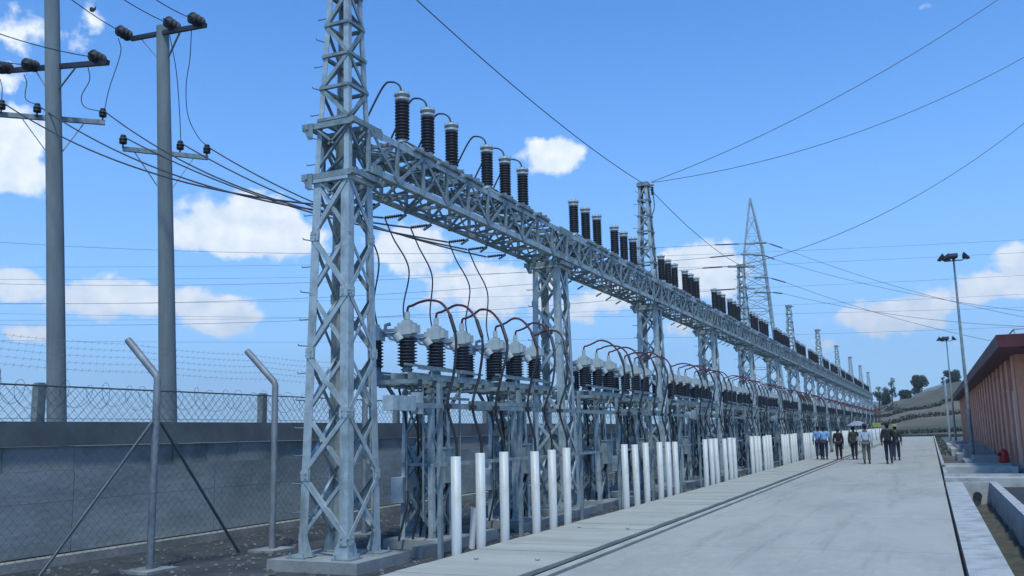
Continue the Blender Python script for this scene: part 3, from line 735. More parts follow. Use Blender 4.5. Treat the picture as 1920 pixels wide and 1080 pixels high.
auto_braces(p1, at(0,134,23.6), at(203,117,22.2), B1, T1, .62); auto_braces(p1, at(-60,210,22.2), at(197,230,23.5), B1, T1, .95)
auto_braces(p2, at(246,73,23.7), at(386,47,22.5), B2, T2, .62); auto_braces(p2, at(230,279,22.5), at(390,296,23.5), B2, T2, .85)
def strain_ins(px, py, d, dx, lab):     # stack of three dark discs lying along the wire
    c = at(px, py, d); ax = (at(px+dx[0], py+dx[1], d*.975)-c).normalized()
    t = thing('strain_insulator', lab, 'insulator', c, 'disc insulators on the pole crossarms')
    for j in range(3):
        q = ax*(.15*(j-1))
        zz = MB(); prof = [(.03,-.06),(.05,-.035),(.150,-.022),(.155,.0),(.10,.012),(.055,.03),(.045,.06),(.03,.07)]; zz.lathe(prof, 14)
        rot = ax.to_track_quat('Z','Y').to_matrix(); zz.v = [tuple(rot@V(p)+q) for p in zz.v]; zz.obj('disc', m_dark, t)
    MB().tube([ax*-.30, ax*.32], .02, 6).obj('pin', m_lamp, t)
    return c
sI = {}
for key, px, py, d, dx, lab in (
   ('a1',182,108,22.3,(-30,-16),'dark disc insulator at the right end of the upper crossarm on the left power pole'),
   ('a2',57,122,22.9,(-30,-8),'dark disc insulator on the upper crossarm just left of the left power pole shaft'),
   ('a3',8,127,23.3,(-30,-4),'dark disc insulator on the left pole upper crossarm at the picture edge'),
   ('b1',232,62,23.6,(-30,-18),'dark disc insulator at the left end of the right power pole crossarm'),
   ('b2',322,46,23.0,(-30,-22),'dark disc insulator at the top of the right power pole shaft'),
   ('b3',368,38,22.5,(-30,-18),'dark disc insulator at the right end of the right power pole crossarm')):
    sI[key] = strain_ins(px, py, d, dx, lab)
def wire(pts, r, name, lab, m_=None, cat='wire', grp=None, n=5):
    o_ = MB().tube(pts, r, n).obj(name, m_ or m_wire); return tag(o_, lab, cat, grp)
INW = 'incoming line wires above the power poles'
wire(sag(sI['a1'], at(-150,5,17), .15), .012, 'line_wire', 'wire sloping in from the upper left edge to the left pole\'s right-hand insulator', grp=INW)
wire(sag(sI['a2'], at(-150,75,19), .1), .012, 'line_wire', 'wire from the left edge to the insulator just left of the left pole', grp=INW)
wire(sag(sI['b1'], at(20,-95,17), .12), .012, 'line_wire', 'wire with the perched bird sloping down to the right pole\'s left-hand insulator', grp=INW)
wire(sag(sI['b2'], at(130,-75,17), .12), .012, 'line_wire', 'wire sloping from the top edge to the insulator on the right pole\'s shaft', grp=INW)
wire(sag(sI['b3'], at(200,-70,17), .12), .012, 'line_wire', 'wire sloping from the top edge to the right pole\'s right-hand insulator', grp=INW)
# pin insulators on lower arms
pinm = MB().lathe([(.02,-.22),(.02,-.1),(.09,-.1),(.095,-.05),(.06,-.03),(.095,-.02),(.095,.03),(.06,.05),(.075,.07),(.06,.12),(.02,.13)], 12).mesh('pin_insulator', m_dark)
pins = {'c1':(193,212,23.5,'at the right end of the left pole lower arm'),'c2':(70,203,22.8,'on the lower arm just left of the left pole'),'c3':(3,197,22.4,'on the lower arm at the left picture edge'),
        'd1':(231,262,22.5,'at the left end of the right pole lower arm'),'d2':(338,273,23.2,'on the lower arm just right of the right pole'),'d3':(388,280,23.5,'at the right end of the right pole lower arm')}
PW = {}
for kx, (px, py, d, l) in pins.items():
    c = at(px, py, d); PW[kx] = c; o = put('pin_insulator', pinm, None, c); tag(o, 'small dark pin insulator '+l, 'insulator', 'pin insulators on the lower pole arms')
def px_wire(pts, r, lab, name='drop_lead', grp=None): return wire(spline([at(*p) for p in pts], 7), r, name, lab, grp=grp)
px_wire([(165,125,22.4),(168,150,22.5),(153,180,22.7),(158,200,22.9),(180,207,23.3),(193,208,23.5)], .011, 'black lead looping from the left pole\'s right insulator to the pin below it')
px_wire([(45,140,22.8),(50,155,22.8),(48,185,22.8),(70,197,22.8)], .011, 'black lead dropping left of the left pole shaft')
px_wire([(0,148,22.6),(4,165,22.5),(3,192,22.4)], .011, 'black lead at the left picture edge under the crossarm')
px_wire([(222,72,23.5),(226,100,23.5),(205,165,23.5),(196,206,23.5)], .011, 'black lead from the right pole\'s left insulator to the left pole\'s pin')
px_wire([(318,66,22.9),(330,130,22.9),(336,200,23),(339,266,23.2)], .011, 'black lead hanging straight just right of the right pole shaft')
px_wire([(359,55,22.6),(356,110,22.8),(349,160,23),(352,215,23.2),(370,255,23.4),(388,274,23.5)], .011, 'black lead bowing from the right pole\'s right insulator to the end pin')
# bird on the wire
_w = sag(sI['b1'], at(20,-95,17), .12, 60)
def _pxx(p): d = p-V((0,0,EYE)); return 960+FOC*d.dot(RT)/d.dot(FWD)
q = min(_w, key=lambda p: abs(_pxx(p)-172))+V((0,0,.06))
bd = thing('bird', 'small dark bird perched on the wire between the two power poles', 'bird', q, rz=R(60))
MB().tube([(-.02,-.13,-.05),(0,-.08,.0),(0,0,.05),(0,.06,.09),(0,.10,.12),(0,.13,.11)], [.01,.04,.06,.045,.035,.008], 10).obj('body', m_hair, bd)
MB().tube([(-.02,-.12,-.03),(-.02,-.26,-.09)], [.03,.012], 6).obj('tail', m_hair, bd)
MB().add([(.04,.04,.07),(.07,-.06,.02),(.05,-.18,.10),(.045,-.02,.09)], [(0,1,2,3)]).add([(-.04,.04,.07),(-.07,-.06,.02),(-.05,-.16,-.02),(-.045,-.02,.09)], [(0,1,2,3)]).obj('wings', m_hair, bd)
# line from pole pins to the gantry back chord
GW = 'wires from the power poles to the gantry'
ends = {}
for i, (kx, py) in enumerate(zip(('c3','c2','c1','d1','d2','d3'), PH_I)):
    e = V((GX-BX-.10, GY+py, BZ0-.02)); ends[i] = e
    wire(sag(PW[kx]+V((0,0,.08)), e+V((-.36,-.04,-.01)), .55 if i < 3 else .35, 24), .018, 'line_wire', 'wire running from the power poles to the %s dead-end under the nearest gantry beam' % ORD[i], grp=GW)
    t = thing('dead_end_string', 'ribbed dead-end insulator under the nearest beam, %s from the first column' % ORD[i], 'insulator', e, 'dead-end insulators under the nearest beam')
    b_ = MB().lathe(sheds(.016,.034,.34,8), 10); rot = V((-1,-.1,-.03)).to_track_quat('Z','Y').to_matrix(); b_.v = [tuple(rot@V(p)) for p in b_.v]; b_.obj('sheds', m_dark, t)
    MB().tube([(.12,0,.04),(0,0,0)], .012, 5).obj('shackle', m_steel2, t)
px2 = [(0,1.0),(1,-.3),(2,.5),(3,.2),(4,.35)]
for i in range(5):
    e = ends[i]+V((-.34,-.03,-.01)); si, ph = divmod(i, 3)
    tgt = V((GX+.02-.36, GY+STA[si]+PHA[ph], 3.36))
    pts = spline([e, e+V((.10,.12,-.35)), e.lerp(tgt,.45)+V((.12,.20+.08*(i % 2),0)), e.lerp(tgt,.8)+V((.02,0,0)), tgt], 8)
    wire(pts, .014, 'dropper_cable', 'thin black dropper hanging from the nearest beam to the switchgear, %s from the first column' % ORD[i], cat='cable', grp='droppers under the nearest beam')

# ================================================================== SHIELD WIRES AND FAR LINES
TT = lambda k: V((GX, GY+BAY*k, 9.26))
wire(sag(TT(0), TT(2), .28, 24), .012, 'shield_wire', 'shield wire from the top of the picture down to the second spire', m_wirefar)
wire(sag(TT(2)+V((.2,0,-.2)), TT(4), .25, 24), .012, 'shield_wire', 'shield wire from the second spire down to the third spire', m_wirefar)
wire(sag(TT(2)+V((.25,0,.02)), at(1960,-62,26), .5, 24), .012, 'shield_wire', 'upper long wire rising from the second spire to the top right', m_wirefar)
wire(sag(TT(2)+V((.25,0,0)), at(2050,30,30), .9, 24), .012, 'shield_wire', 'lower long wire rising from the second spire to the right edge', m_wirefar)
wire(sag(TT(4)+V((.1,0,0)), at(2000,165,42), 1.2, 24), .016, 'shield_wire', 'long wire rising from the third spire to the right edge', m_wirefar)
jl = TT(2)
wire(spline([jl+V((.26,.0,-.05)), jl+V((.28,.02,-.3)), jl+V((.30,.04,-.75)), jl+V((.24,.0,-1.0)), jl+V((.16,.0,-1.1))], 5), .016, 'ground_lead', 'short black lead hooked down beside the second spire top', cat='cable')
gi = MB().lathe(sheds(.03,.055,.26,5), 8); tag(gi.obj('spire_insulator', m_dark, None, tuple(jl+V((.27,.0,-.4)))), 'small dark insulator hanging beside the second spire top', 'insulator')

# big transmission pylon
PB = at(1434, 800, 130); PB.z = 0
py_ = thing('transmission_pylon', 'tall pointed lattice transmission pylon beyond the gantry', 'pylon', PB)
H1, H2, H3 = 17.0, 27.4, 35.6
hwp = lambda z: 3.4-1.4*z/H1 if z < H1 else (2.0-.65*(z-H1)/(H2-H1) if z < H2 else 1.32*(H3-z)/(H3-H2)+.03)
def lace(mb, z0, z1, n, w):
    for fi in range(4):
        a, b = SGN[fi], SGN[(fi+1)%4]
        for k in range(n):
            za = z0+(z1-z0)*k/n; zb = z0+(z1-z0)*(k+1)/n
            for (p, q_) in ((a,b),(b,a)): mb.bar((p[0]*hwp(za),p[1]*hwp(za),za),(q_[0]*hwp(zb),q_[1]*hwp(zb),zb), w)
            mb.bar((a[0]*hwp(za),a[1]*hwp(za),za),(b[0]*hwp(za),b[1]*hwp(za),za), w)
py_.rotation_euler[2] = R(12)
for s in SGN:
    lg = MB()
    for za, zb in ((0,H1),(H1,H2),(H2,H3)): lg.bar((s[0]*hwp(za),s[1]*hwp(za),za),(s[0]*hwp(zb-.001),s[1]*hwp(zb-.001),zb), .20)
    lg.obj('leg', m_steel, py_)
b_ = MB(); lace(b_, 0, H1, 5, .09); lace(b_, H1, H2, 6, .08); b_.obj('body_bracing', m_steel, py_)
b_ = MB(); lace(b_, H2, H3-.4, 3, .06); b_.obj('peak_bracing', m_steel, py_)
FL = 'conductors of the transmission pylon'
pyl = [((1398,457),(1320,460),(-300,430)),((1390,477),(1310,485),(-300,520)),((1390,541),(1322,546),(-300,600)),((1365,500),(1300,504),(-300,560)),
       ((1437,455),(1478,469),(2300,640)),((1430,478),(1460,489),(2300,600)),((1440,520),(1485,533),(2300,690)),((1445,548),(1475,551),(2300,600))]
for i, (a, b, c) in enumerate(pyl):
    A, B, C_ = at(*a, 130), at(*b, 128), at(*c, 150 if c[0] < 0 else 110)
    lr = 'left' if i < 4 else 'right'
    lev = ['top','second','third','lowest'][i % 4]
    t = thing('tension_string', '%s dark insulator string on the %s side of the pylon' % (lev, lr), 'insulator', A, 'insulator strings on the pylon')
    C = C_
    e = (B-A)*.75
    MB().tube([e*0, e*.2, e*.25, e*.95, e], [.04,.04,.09,.09,.04], 7).obj('discs', m_porc, t)
    MB().tube([V((0,0,0)), at(1415,a[1],130)-A], .16, 5).obj('arm', m_steel2, t)
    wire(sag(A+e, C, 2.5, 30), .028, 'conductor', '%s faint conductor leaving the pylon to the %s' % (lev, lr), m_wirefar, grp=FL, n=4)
for i, (y0, y1, d) in enumerate(((500,493,240),(523,517,240),(570,560,260),(600,596,260),(583,606,250),(635,640,250))):
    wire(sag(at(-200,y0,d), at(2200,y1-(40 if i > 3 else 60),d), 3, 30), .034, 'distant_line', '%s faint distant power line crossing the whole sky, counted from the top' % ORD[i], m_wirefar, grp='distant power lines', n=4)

# ================================================================== FLOODLIGHT MASTS
def mast(loc, h, lean, lab, s):
    t = thing('floodlight_mast', lab, 'floodlight', loc, 'floodlight masts by the building')
    top = V((lean, 0, h))
    MB().tube([(0,0,-.1),(0,0,h*.02),top], [.10,.095,.045], 14).obj('mast', m_steel2, t)
    MB().box(-.2,.2,-.2,.2,-.1,.03).obj('base', m_conc, t)
    MB().bar(top+V((-.42*s,0,.02)), top+V((.42*s,0,.02)), .06, .05).bar(top+V((0,-.3*s,.0)), top+V((0,.3*s,.0)), .05, .05).obj('crossarm', m_lamp, t)
    for (x, y_, rx, ry) in ((-.52,-.05,0,-50),(.52,0,0,50),(0,-.22,35,0),(-.26,.1,-20,-35)):
        b_ = MB(); b_.hexa([(-.15,-.13,-.05),(.15,-.13,-.05),(.15,.13,-.05),(-.15,.13,-.05),(-.20,-.17,.10),(.20,-.17,.10),(.20,.17,.10),(-.20,.17,.10)]); b_.box(-.08,.08,-.06,.06,-.14,-.052)
        rot = Matrix.Rotation(R(ry),3,'Y')@Matrix.Rotation(R(rx),3,'X')
        b_.v = [tuple(rot@(V(p)*s)+top+V((x*s,y_*s,.18*s))) for p in b_.v]; b_.obj('floodlight_head', m_lamp, t)
    return t
mast((1.69,48.4,0), 9.45, 0, 'nearer tall floodlight mast with four black lamps above the building', 1.0)
mast((1.95,91.3,0), 9.1, 0, 'farther smaller floodlight mast against the hill', 1.15)
t = thing('steel_pole', 'plain pale steel pole standing beside the farther floodlight mast', 'pole', (1.35, 83, 0)); MB().tube([(0,0,-.1),(0,0,5.2)], [.11,.09], 12).obj('shaft', m_steel, t); MB().box(-.2,.2,-.2,.2,-.1,.03).obj('base', m_conc, t)

# ================================================================== BUILDING
WB, Y0, Y1, EV = 2.75, 35.2, 100.0, 3.95
bl = thing('control_building', 'long low orange building with dark red overhanging roof on the right', 'building', (WB, Y0, 0))
def bp(mb, name, m_): return loc_mesh(mb, (WB, Y0, 0)).obj(name, m_, bl)
bp(MB().box(WB+.12, 14, Y0+.02, Y1, -.3, EV+.3), 'wall', m_panel)
bp(MB().box(WB+.02, 14, Y0-.10, Y0+.015, -.3, EV+.3), 'end_wall', m_orange)
bp(MB().box(WB-.05, 14.1, Y0-.15, Y1+.1, -.3, .12), 'plinth', m_conc)
k = 0; Y = Y0+.3
while Y < Y1-1:
    bp(MB().box(WB, WB+.118, Y, Y+1.15, .122, EV), 'pilaster', m_orange)
    # narrow window between pilasters
    wy0, wy1 = Y+1.45, Y+2.15
    fr = MB(); 
    if k == 0:
        fr.box(WB+.04, WB+.116, wy0-.1, wy1+.1, .125, 2.75)
        o = bp(fr, 'door_frame', m_frame)
        MB().box(WB+.03-WB, WB+.038-WB, wy0+.02-Y0, wy1-.02-Y0, .2, 2.6).obj('door_leaf', m_box, o)
    else:
        fr.box(WB+.06, WB+.116, wy0-.06, wy1+.06, .9, 2.9)
        o = bp(fr, 'window', m_frame)
        MB().box(.052, .058, wy0-Y0, wy1-Y0, .98, 2.82).obj('pane', m_glass, o)
    Y += 2.6 if k else 2.9; k += 1
RX = 2.13
rf = MB(); ov = Y0-3.1
rf.box(RX+.05, 14.5, ov+.05, Y1+.6, EV-.03, EV-.002); rfo = bp(rf, 'soffit', m_soff)
bp(MB().hexa([(RX,ov,EV+.0),(14.6,ov,EV+.0),(14.6,Y1+.7,EV+.0),(RX,Y1+.7,EV+.0),(RX-.03,ov-.03,EV+.40),(14.63,ov-.03,EV+.40),(14.63,Y1+.73,EV+.40),(RX-.03,Y1+.73,EV+.40)]), 'roof', m_roof)
rl = MB(); rz = EV+.42; rh = .15
for yy in [ov+.2+i*3.2 for i in range(20)]: rl.tube([(RX+.5,yy,rz),(RX+.5,yy,rz+rh)], .022, 6)
rl.tube([(RX+.5,ov+.2,rz+rh),(RX+.5,ov+.2+60.8,rz+rh)], .024, 6); rl.tube([(RX+.5,ov+.2,rz+rh),(8,ov+.2,rz+rh)], .024, 6)
for xx in (3.6, 4.9, 6.2): rl.tube([(xx,ov+.2,rz),(xx,ov+.2,rz+rh)], .022, 6)
bp(rl, 'roof_railing', m_steel)
# steps and planters in front of the building
for j, (y0, y1, x0, z) in enumerate(((41.5,46,1.5,.25),(50,54,1.4,.30),(58,66,1.3,.35),(70,80,1.3,.35))):
    s_ = MB(); s_.box(x0, WB-.07, y0, y1, -.3, z); s_.box(x0-.35, x0-.004, y0+.3, y1-.3, -.3, z-.13); s_.box(x0-.06, WB-.07, y0-.16, y0-.004, -.3, z+.12)
    tag(s_.obj('entrance_step', m_kerb), '%s low concrete entrance step block along the orange building front' % ORD[j], 'steps', 'concrete steps along the building')
rdm = thing('fire_extinguisher_box', 'red round-topped fire hose cabinet by the nearest building door', 'fire cabinet', (2.38, 39.0, .12))
MB().lathe([(.17,0),(.18,.04),(.18,.40),(.14,.50),(.05,.55)], 14).obj('drum', m_red, rdm); MB().tube([(0,-.1,.35),(-.2,-.14,.35)], .06, 10).obj('nozzle', m_lamp, rdm); MB().box(-.05,.05,-.05,.05,-.28,-.002).obj('stand', m_lamp, rdm)

# ================================================================== HILL, MOUNTAIN, TREES
def hz_(x, y_):
    u = max(0, min(1, (y_-162)/85)); ramp = u*u*(3-2*u)
    side = 6.9+ .28*(x+12) if x > -60 else -1.5
    side = max(1.5, min(side, 17))
    h = ramp*side
    step = 1.6; f = h/step; fl = math.floor(f); fr = f-fl
    h2 = (fl + max(0, min(1, (fr-.72)/.28)))*step
    return GZ-.02 + h*.45+h2*.55 + .25*math.sin(x*.11)*ramp + .12*math.sin(x*.37+y_*.21)*ramp
gx = [-90+i*2.0 for i in range(120)]; gy = [158+i*1.0 for i in range(150)]
hm = MB(); hm.add([(x,y_,hz_(x,y_)) for y_ in gy for x in gx], [(j*120+i, j*120+i+1, (j+1)*120+i+1, (j+1)*120+i) for j in range(149) for i in range(119)], True)
struct(hm.obj('hill', m_hill))
mm = MB(); n = 90; vs = []
for j in range(14):
    for i in range(n+1):
        x = -1200+3000*i/n; v = j/13
        pk = 60+55*(1/(1+math.exp(-(x-60)/160)))+14*math.sin(x*.013)+7*math.sin(x*.041+1)
        if x < -150: pk *= max(.25, 1+(x+150)/500)
        vs.append((x, 1500+900*v, -3+pk*math.sin(math.pi*min(1, v*1.1)*.5)*(1-.12*rnd.random()*v)))
mm.add(vs, [(j*(n+1)+i, j*(n+1)+i+1, (j+1)*(n+1)+i+1, (j+1)*(n+1)+i) for j in range(13) for i in range(n)], True)
struct(mm.obj('mountain', m_mtn))
def leafblob(mb, c, rx, rz, n, s, r2):
    for _ in range(n):
        d = V((r2.gauss(0,1), r2.gauss(0,1), r2.gauss(0,1))).normalized()*(r2.random()**.4)
        p = V(c)+V((d.x*rx, d.y*rx, d.z*rz)); a = V((r2.uniform(-1,1),r2.uniform(-1,1),r2.uniform(-1,1))).normalized(); b = a.orthogonal().normalized(); q = s*r2.uniform(.6,1.4)
        mb.add([p-a*q, p-b*q*.6, p+a*q, p+b*q*.6], [(0,1,2,3)])
def tree(px, py, d, h, w, lab, seed, style='round'):
    r2 = random.Random(seed); c = at(px, py, d); gz = hz_(c.x, c.y) if 158 < c.y < 300 else GZ
    base = V((c.x, c.y, gz-.2)); t = thing('tree', lab, 'tree', base, 'trees on the hill ridge')
    trk = MB().tube([(0,0,0),(.1,0,h*.4),(0,.1,h*.75)], [w*.06,w*.04,w*.02], 7)
    for _ in range(5):
        a = r2.uniform(0,6.28); trk.tube([(0,0,h*.35),(math.cos(a)*w*.3, math.sin(a)*w*.3, h*r2.uniform(.55,.8))], [w*.025,w*.01], 5)
    trk.obj('trunk', m_bark, t)
    cr = MB()
    k = 16 if style == 'round' else 9
    for _ in range(k):
        a = r2.uniform(0,6.28); rr = r2.uniform(0,.34)*w
        if style == 'round': leafblob(cr, (math.cos(a)*rr, math.sin(a)*rr, h*r2.uniform(.16,.80)), w*.24, h*.19, 260, .17*w/4, r2)
        else: leafblob(cr, (math.cos(a)*rr, math.sin(a)*rr, h*r2.uniform(.25,.95)), w*.20, h*.10, 110, .16*w/4, r2)
    cr.obj('crown', m_leaf, t)
tree(1722,716,232,5.4,5.0,'dense round dark tree alone on the ridge',1)
tree(1648,745,215,5.8,3.2,'tall leaning sparse tree just right of the last gantry column',2,'sparse')
tree(1660,745,225,5.2,2.8,'dark narrow tree second from the last gantry column',3)
tree(1672,742,222,6.6,3.4,'thin umbrella-shaped tree third from the last gantry column',4,'sparse')
tree(1700,745,232,3.0,3.6,'low dark bush tree between the bushy tree and the round tree',6)
tree(1766,700,236,3.2,1.6,'small thin dark tree left of the far floodlight mast on the skyline',7,'sparse')
tree(1785,706,236,4.6,4.6,'broad dark tree behind the far floodlight mast',8)
def hedge(x0, x1, y_, h, lab, seed):
    r2 = random.Random(seed); mb = MB(); n = int((x1-x0)*1.9)
    for i in range(n):
        x = x0+(x1-x0)*i/n; yy = y_+1.2*math.sin(x*.15)+r2.uniform(-.3,.3); leafblob(mb, (x, yy, hz_(x,yy)+h*.35), .75, h*.55, 26, .22, r2)
    o = mb.obj('hedge', m_bush); tag(o, lab, 'hedge', 'dark hedge lines across the hill')
hedge(-22, 14, 178, .9, 'lowest dark hedge line across the terraced hill', 21)
hedge(-20, 14, 196, 1.0, 'middle dark hedge line across the terraced hill', 22)
hedge(-22, 14, 208, .8, 'upper dark hedge line across the terraced hill', 23)
hedge(-24, -6, 214, 2.2, 'thick dark shrub belt under the trees at the hill\'s left', 24)

# grass strip at road end
gr = MB(); r2 = random.Random(5)
for i in range(2600):
    x = r2.uniform(-12, 6); y_ = r2.uniform(146.5, 162) if r2.random() < .7 else r2.uniform(60,150)
    if y_ < 146.5: x = r2.uniform(-6.6,-6.05) if r2.random() < .5 else r2.uniform(.4,1.2)
    h = r2.uniform(.15,.5) if y_ > 146 else r2.uniform(.05,.12); gr.add([(x-.06,y_,GZ),(x+.06,y_,GZ),(x+r2.uniform(-.1,.1),y_+.05,GZ+h)], [(0,1,2)])
o = gr.obj('grass', m_bush); tag(o, 'dry grass tufts beyond the end of the road', 'grass', kind='stuff')

# ================================================================== PEOPLE
def skin_mesh(chains, name, m_, sub=1):
    """chains: list of lists of (pos, radius or (rx,ry)); chains join where positions coincide"""
    vs, es, rs, idx = [], [], [], {}
    for ch in chains:
        prev = None
        for p, r_ in ch:
            key = tuple(round(c, 4) for c in p)
            if key not in idx: idx[key] = len(vs); vs.append(p); rs.append(r_ if isinstance(r_, tuple) else (r_, r_))
            i = idx[key]
            if prev is not None and prev != i: es.append((prev, i))
            prev = i
    me = bpy.data.meshes.new(name); me.from_pydata(vs, es, [])
    o = bpy.data.objects.new(name, me); COL.objects.link(o)
    md = o.modifiers.new('skin', 'SKIN'); md.use_smooth_shade = True
    for i, sv in enumerate(me.skin_vertices[0].data): sv.radius = rs[i]; sv.use_root = (i == 0)
    sb = o.modifiers.new('sub', 'SUBSURF'); sb.levels = sub; sb.render_levels = sub
    dg = bpy.context.evaluated_depsgraph_get(); dg.update()
    nm = bpy.data.meshes.new_from_object(o.evaluated_get(dg)); nm.name = name
    bpy.data.objects.remove(o); nm.materials.clear(); nm.materials.append(m_)
    return nm
def person(loc, rz, h, top, bot, lab, stride=.16, sleeve='long', arms=(0,0), hat=None, raised=False, slim=1.0, coat=False, back=None):
    k = h/1.76
    t = thing('person', lab, 'person', loc, rz=rz)
    S = lambda *p: (p[0]*k, p[1]*k, p[2]*k)
    body, sh, tr, shoes = [], [], [], []
    pel = (S(0,0,.96), (.13*slim, .10)); 
    spine = [pel, (S(0,.0,1.12), (.12*slim,.09)), (S(0,.0,1.30), (.145*slim,.10)), (S(0,-.0,1.43), (.12*slim,.085)), (S(0,.01,1.50), .055), (S(0,.015,1.57), (.065,.075)), (S(0,.02,1.65), (.078,.095)), (S(0,.015,1.72), (.06,.075))]
    body.append(spine)
    body.append([(S(0,.02,1.65),(.078,.095)), (S(0,.115,1.63), .014)])
    for s in (-1,1): body.append([(S(0,.02,1.65),(.078,.095)), (S(s*.085,.01,1.645), .016)])
    sh.append([(S(0,0,.98 if not coat else .84),(.155*slim,.12)), (S(0,0,1.12),(.145*slim,.115)), (S(0,0,1.30),(.165*slim,.12)), (S(0,0,1.43),(.135*slim,.10)), (S(0,.01,1.475),(.07,.065))])
    for s in (-1, 1):
        a = arms[0 if s < 0 else 1]
        if raised and s > 0:
            el_, wr = S(.26,.10,1.24), S(.20,.26,1.38)
        else:
            el_, wr = S(s*.245, -.03+a*.5, 1.14), S(s*.255, .03+a, .90)
        sho = S(s*.185, 0, 1.42)
        body.append([(S(0,-.0,1.43),(.12*slim,.085)), (sho,.055), (el_,.042), (wr,.028)])
        wv, ev = V(wr), V(el_); d = (wv-ev).normalized(); side = V((-s*.3,1,0)).normalized()
        palm = wv+d*.055*k; body.append([(wr,.028), (tuple(palm), (.022,.036))])
        for fi, (o_, ln) in enumerate(((-.028,.062),(-.010,.074),(.009,.070),(.026,.055))):
            b0 = palm+d*.03*k+side*o_*k; body.append([(tuple(palm),(.022,.036)), (tuple(b0),.010), (tuple(b0+d*ln*.55*k+V((-s*.006,.004,0))),.009), (tuple(b0+d*ln*k+V((-s*.018,.006,0))),.007)])
        body.append([(tuple(palm),(.022,.036)), (tuple(palm+side*.05*k+d*.005),.011), (tuple(palm+side*.065*k+d*.035*k),.009)])
        sl = [(S(0,0,1.43),(.135*slim,.10)), (sho,.07), (el_,.056)]
        if sleeve == 'long': sl.append((wr,.042))
        sh.append(sl)
        f = s*stride
        hip, kn, an = S(s*.095,0,.92), S(s*.10, f*.55+.03, .51), S(s*.10, f, .10 if f > 0 else .13)
        toe = (an[0], an[1]+.13*k, an[2]-.06*k)
        body.append([pel, (hip,.085), (kn,.055), (an,.040), (toe,.032)])
        tr.append([(S(0,0,.98),(.145*slim,.115)), (hip,.105), (kn,.076), ((an[0],an[1],an[2]+.02),.062)])
        shoes.append(MB().tube([(an[0],an[1]-.05*k,an[2]-.045*k),(an[0],an[1]+.02*k,an[2]-.04*k),(an[0],toe[1]-.02,toe[2]-.005),(an[0],toe[1]+.05,toe[2]-.015)],[.04,.05,.045,.02],10))
    put('body', skin_mesh(body, 'body', m_skin, 1), t)
    put('shirt', skin_mesh(sh, 'shirt', top, 1), t)
    put('trousers', skin_mesh(tr, 'trousers', bot, 1), t)
    for s_ in shoes: s_.obj('shoe', m_lamp, t)
    hr = MB().lathe([(.03,-.10),(.082,-.07),(.098,0),(.092,.05),(.06,.09),(.01,.105)], 14); hr.v = [(a*k*.95, b*k*1.1-.012, c*k+1.665*k) for a,b,c in hr.v]
    if hat:
        hr.obj('hair', m_hair, t)
        ht = MB().lathe([(.15,.02),(.155,.03),(.11,.04),(.108,.09),(.07,.13),(.01,.14)], 14); ht.v = [(a*k, b*k, c*k+1.66*k) for a,b,c in ht.v]; ht.obj('hat', hat, t)
    else: hr.obj('hair', m_hair, t)
    if back: 
        bk = MB(); bk.hexa([S(-.13,-.26,1.02),S(.13,-.26,1.02),S(.13,-.12,1.02),S(-.13,-.12,1.02),S(-.11,-.22,1.40),S(.11,-.22,1.40),S(.11,-.12,1.40),S(-.11,-.12,1.40)]); bk.obj('backpack', back, t)
    return t
c = lambda n, col: mat(n, col, .85, 0, .15, 6)
blue = c('pale_blue_cotton', (.22,.38,.66)); blue2 = c('light_blue_cotton', (.26,.46,.78)); navy = c('navy_cloth', (.018,.028,.06)); blk = c('black_cloth', (.012,.012,.015))
plaid = c('washed_blue_check', (.50,.58,.68)); khaki = c('olive_khaki', (.11,.12,.10)); olive = c('olive_cloth', (.045,.05,.025)); green = c('dark_green_cloth', (.015,.04,.02)); hivis = c('lime_yellow', (.30,.38,.10)); brown = c('dark_maroon_cloth', (.018,.010,.012))
person((-5.20,48.4,.015), R(4), 1.66, blue, navy, 'person in pale blue shirt walking at the left of the group beside the white pipes', .14, arms=(.02,-.02))
person((-4.84,47.6,.015), R(-2), 1.65, blue2, navy, 'person in bright light blue shirt with navy trousers, second from the left', -.12, sleeve='short', arms=(-.02,.04))
person((-4.22,48.0,.015), R(3), 1.53, brown, blk, 'person in dark maroon top with arms held away from the body', .12, arms=(.06,-.06), slim=.95)
person((-3.50,48.0,.0), R(-4), 1.60, olive, blk, 'person in black and olive top walking under the grey umbrella', -.12, raised=True, slim=.9)
person((-2.62,42.5,.0), R(2), 1.70, plaid, khaki, 'person in washed blue checked shirt and loose khaki trousers', .15, arms=(.04,-.04), slim=1.15, hat=navy)
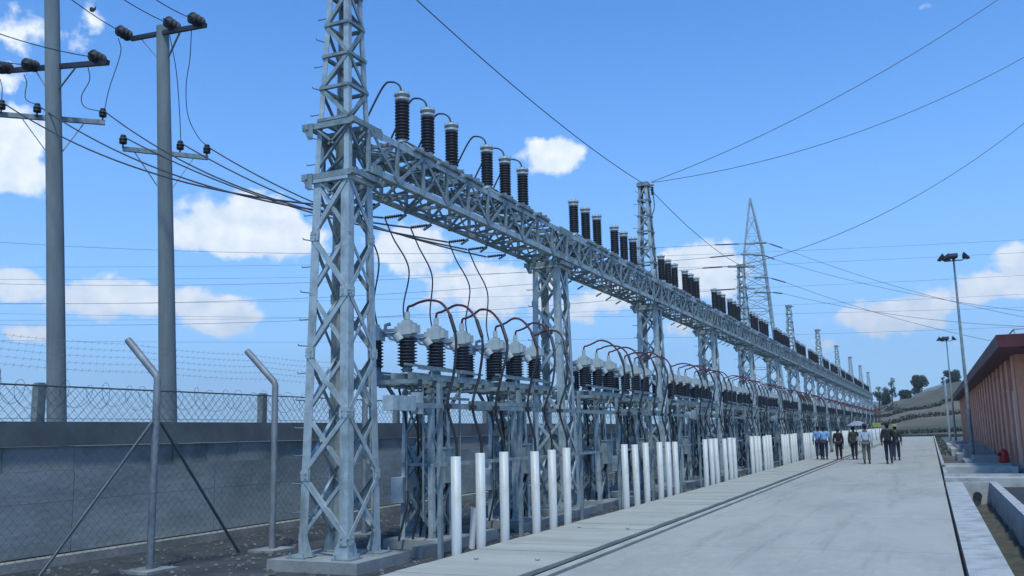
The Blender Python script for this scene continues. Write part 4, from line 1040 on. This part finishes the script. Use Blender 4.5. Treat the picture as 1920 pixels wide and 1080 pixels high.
person((-1.72,42.4,.0), R(-3), 1.74, blk, navy, 'person in black top and navy trousers at the right of the group', -.07, arms=(-.05,.06), back=blk)
person((-1.55,46.5,.0), R(0), 1.64, green, navy, 'person in dark green ahead of the one in black, with lime yellow hat', .10, arms=(.05,-.03), hat=hivis)
um = thing('umbrella', 'small open grey umbrella held over the walking group', 'umbrella', (-3.28, 48.25, 1.32))
vs = [(0,0,.55)]; fs = []; nn = 16
for j in range(1,5):
    for i in range(nn):
        a = i*2*math.pi/nn; rr = .52*j/4*(1-.05*(i % 2)*(j == 4)); vs.append((rr*math.cos(a), rr*math.sin(a), .55-.22*(j/4)**2))
for i in range(nn): fs.append((0, 1+i, 1+(i+1)%nn))
for j in range(3):
    for i in range(nn): fs.append((1+j*nn+i, 1+(j+1)*nn+i, 1+(j+1)*nn+(i+1)%nn, 1+j*nn+(i+1)%nn))
MB().add(vs, fs, True).obj('canopy', c('grey_umbrella_cloth', (.30,.30,.36)), um); MB().tube([(0,0,.0),(0,0,.55)], .008, 6).obj('shaft', m_lamp, um); MB().tube([(0,0,-.08),(0,0,.02)], .016, 6).obj('handle', m_lamp, um)
# small green sign board far behind the people
sg = thing('site_sign', 'small lime green board on posts at the far end of the road', 'sign', (-6.3, 118, 0))
MB().box(-.9,.9,-.03,.03,1.5,2.0).obj('board', hivis, sg)
for s in (-1,1): MB().box(s*.7-.04,s*.7+.04,.031,.09,-.2,2.0).obj('post', m_steel2, sg)

# ================================================================== HAZE
hzm = bpy.data.materials.new('haze'); hzm.use_nodes = True; hn = hzm.node_tree; hn.nodes.remove(hn.nodes['Principled BSDF'])
pv = hn.nodes.new('ShaderNodeVolumePrincipled'); pv.inputs['Color'].default_value = (.80,.90,1.0,1); pv.inputs['Density'].default_value = .00035; pv.inputs['Anisotropy'].default_value = .2
hn.links.new(pv.outputs[0], hn.nodes['Material Output'].inputs['Volume'])
ho = MB().box(-2500, 2500, -320, 2700, -1.3, 230).obj('haze', hzm); tag(ho, 'thin pale blue haze over the whole site', 'haze', kind='stuff')
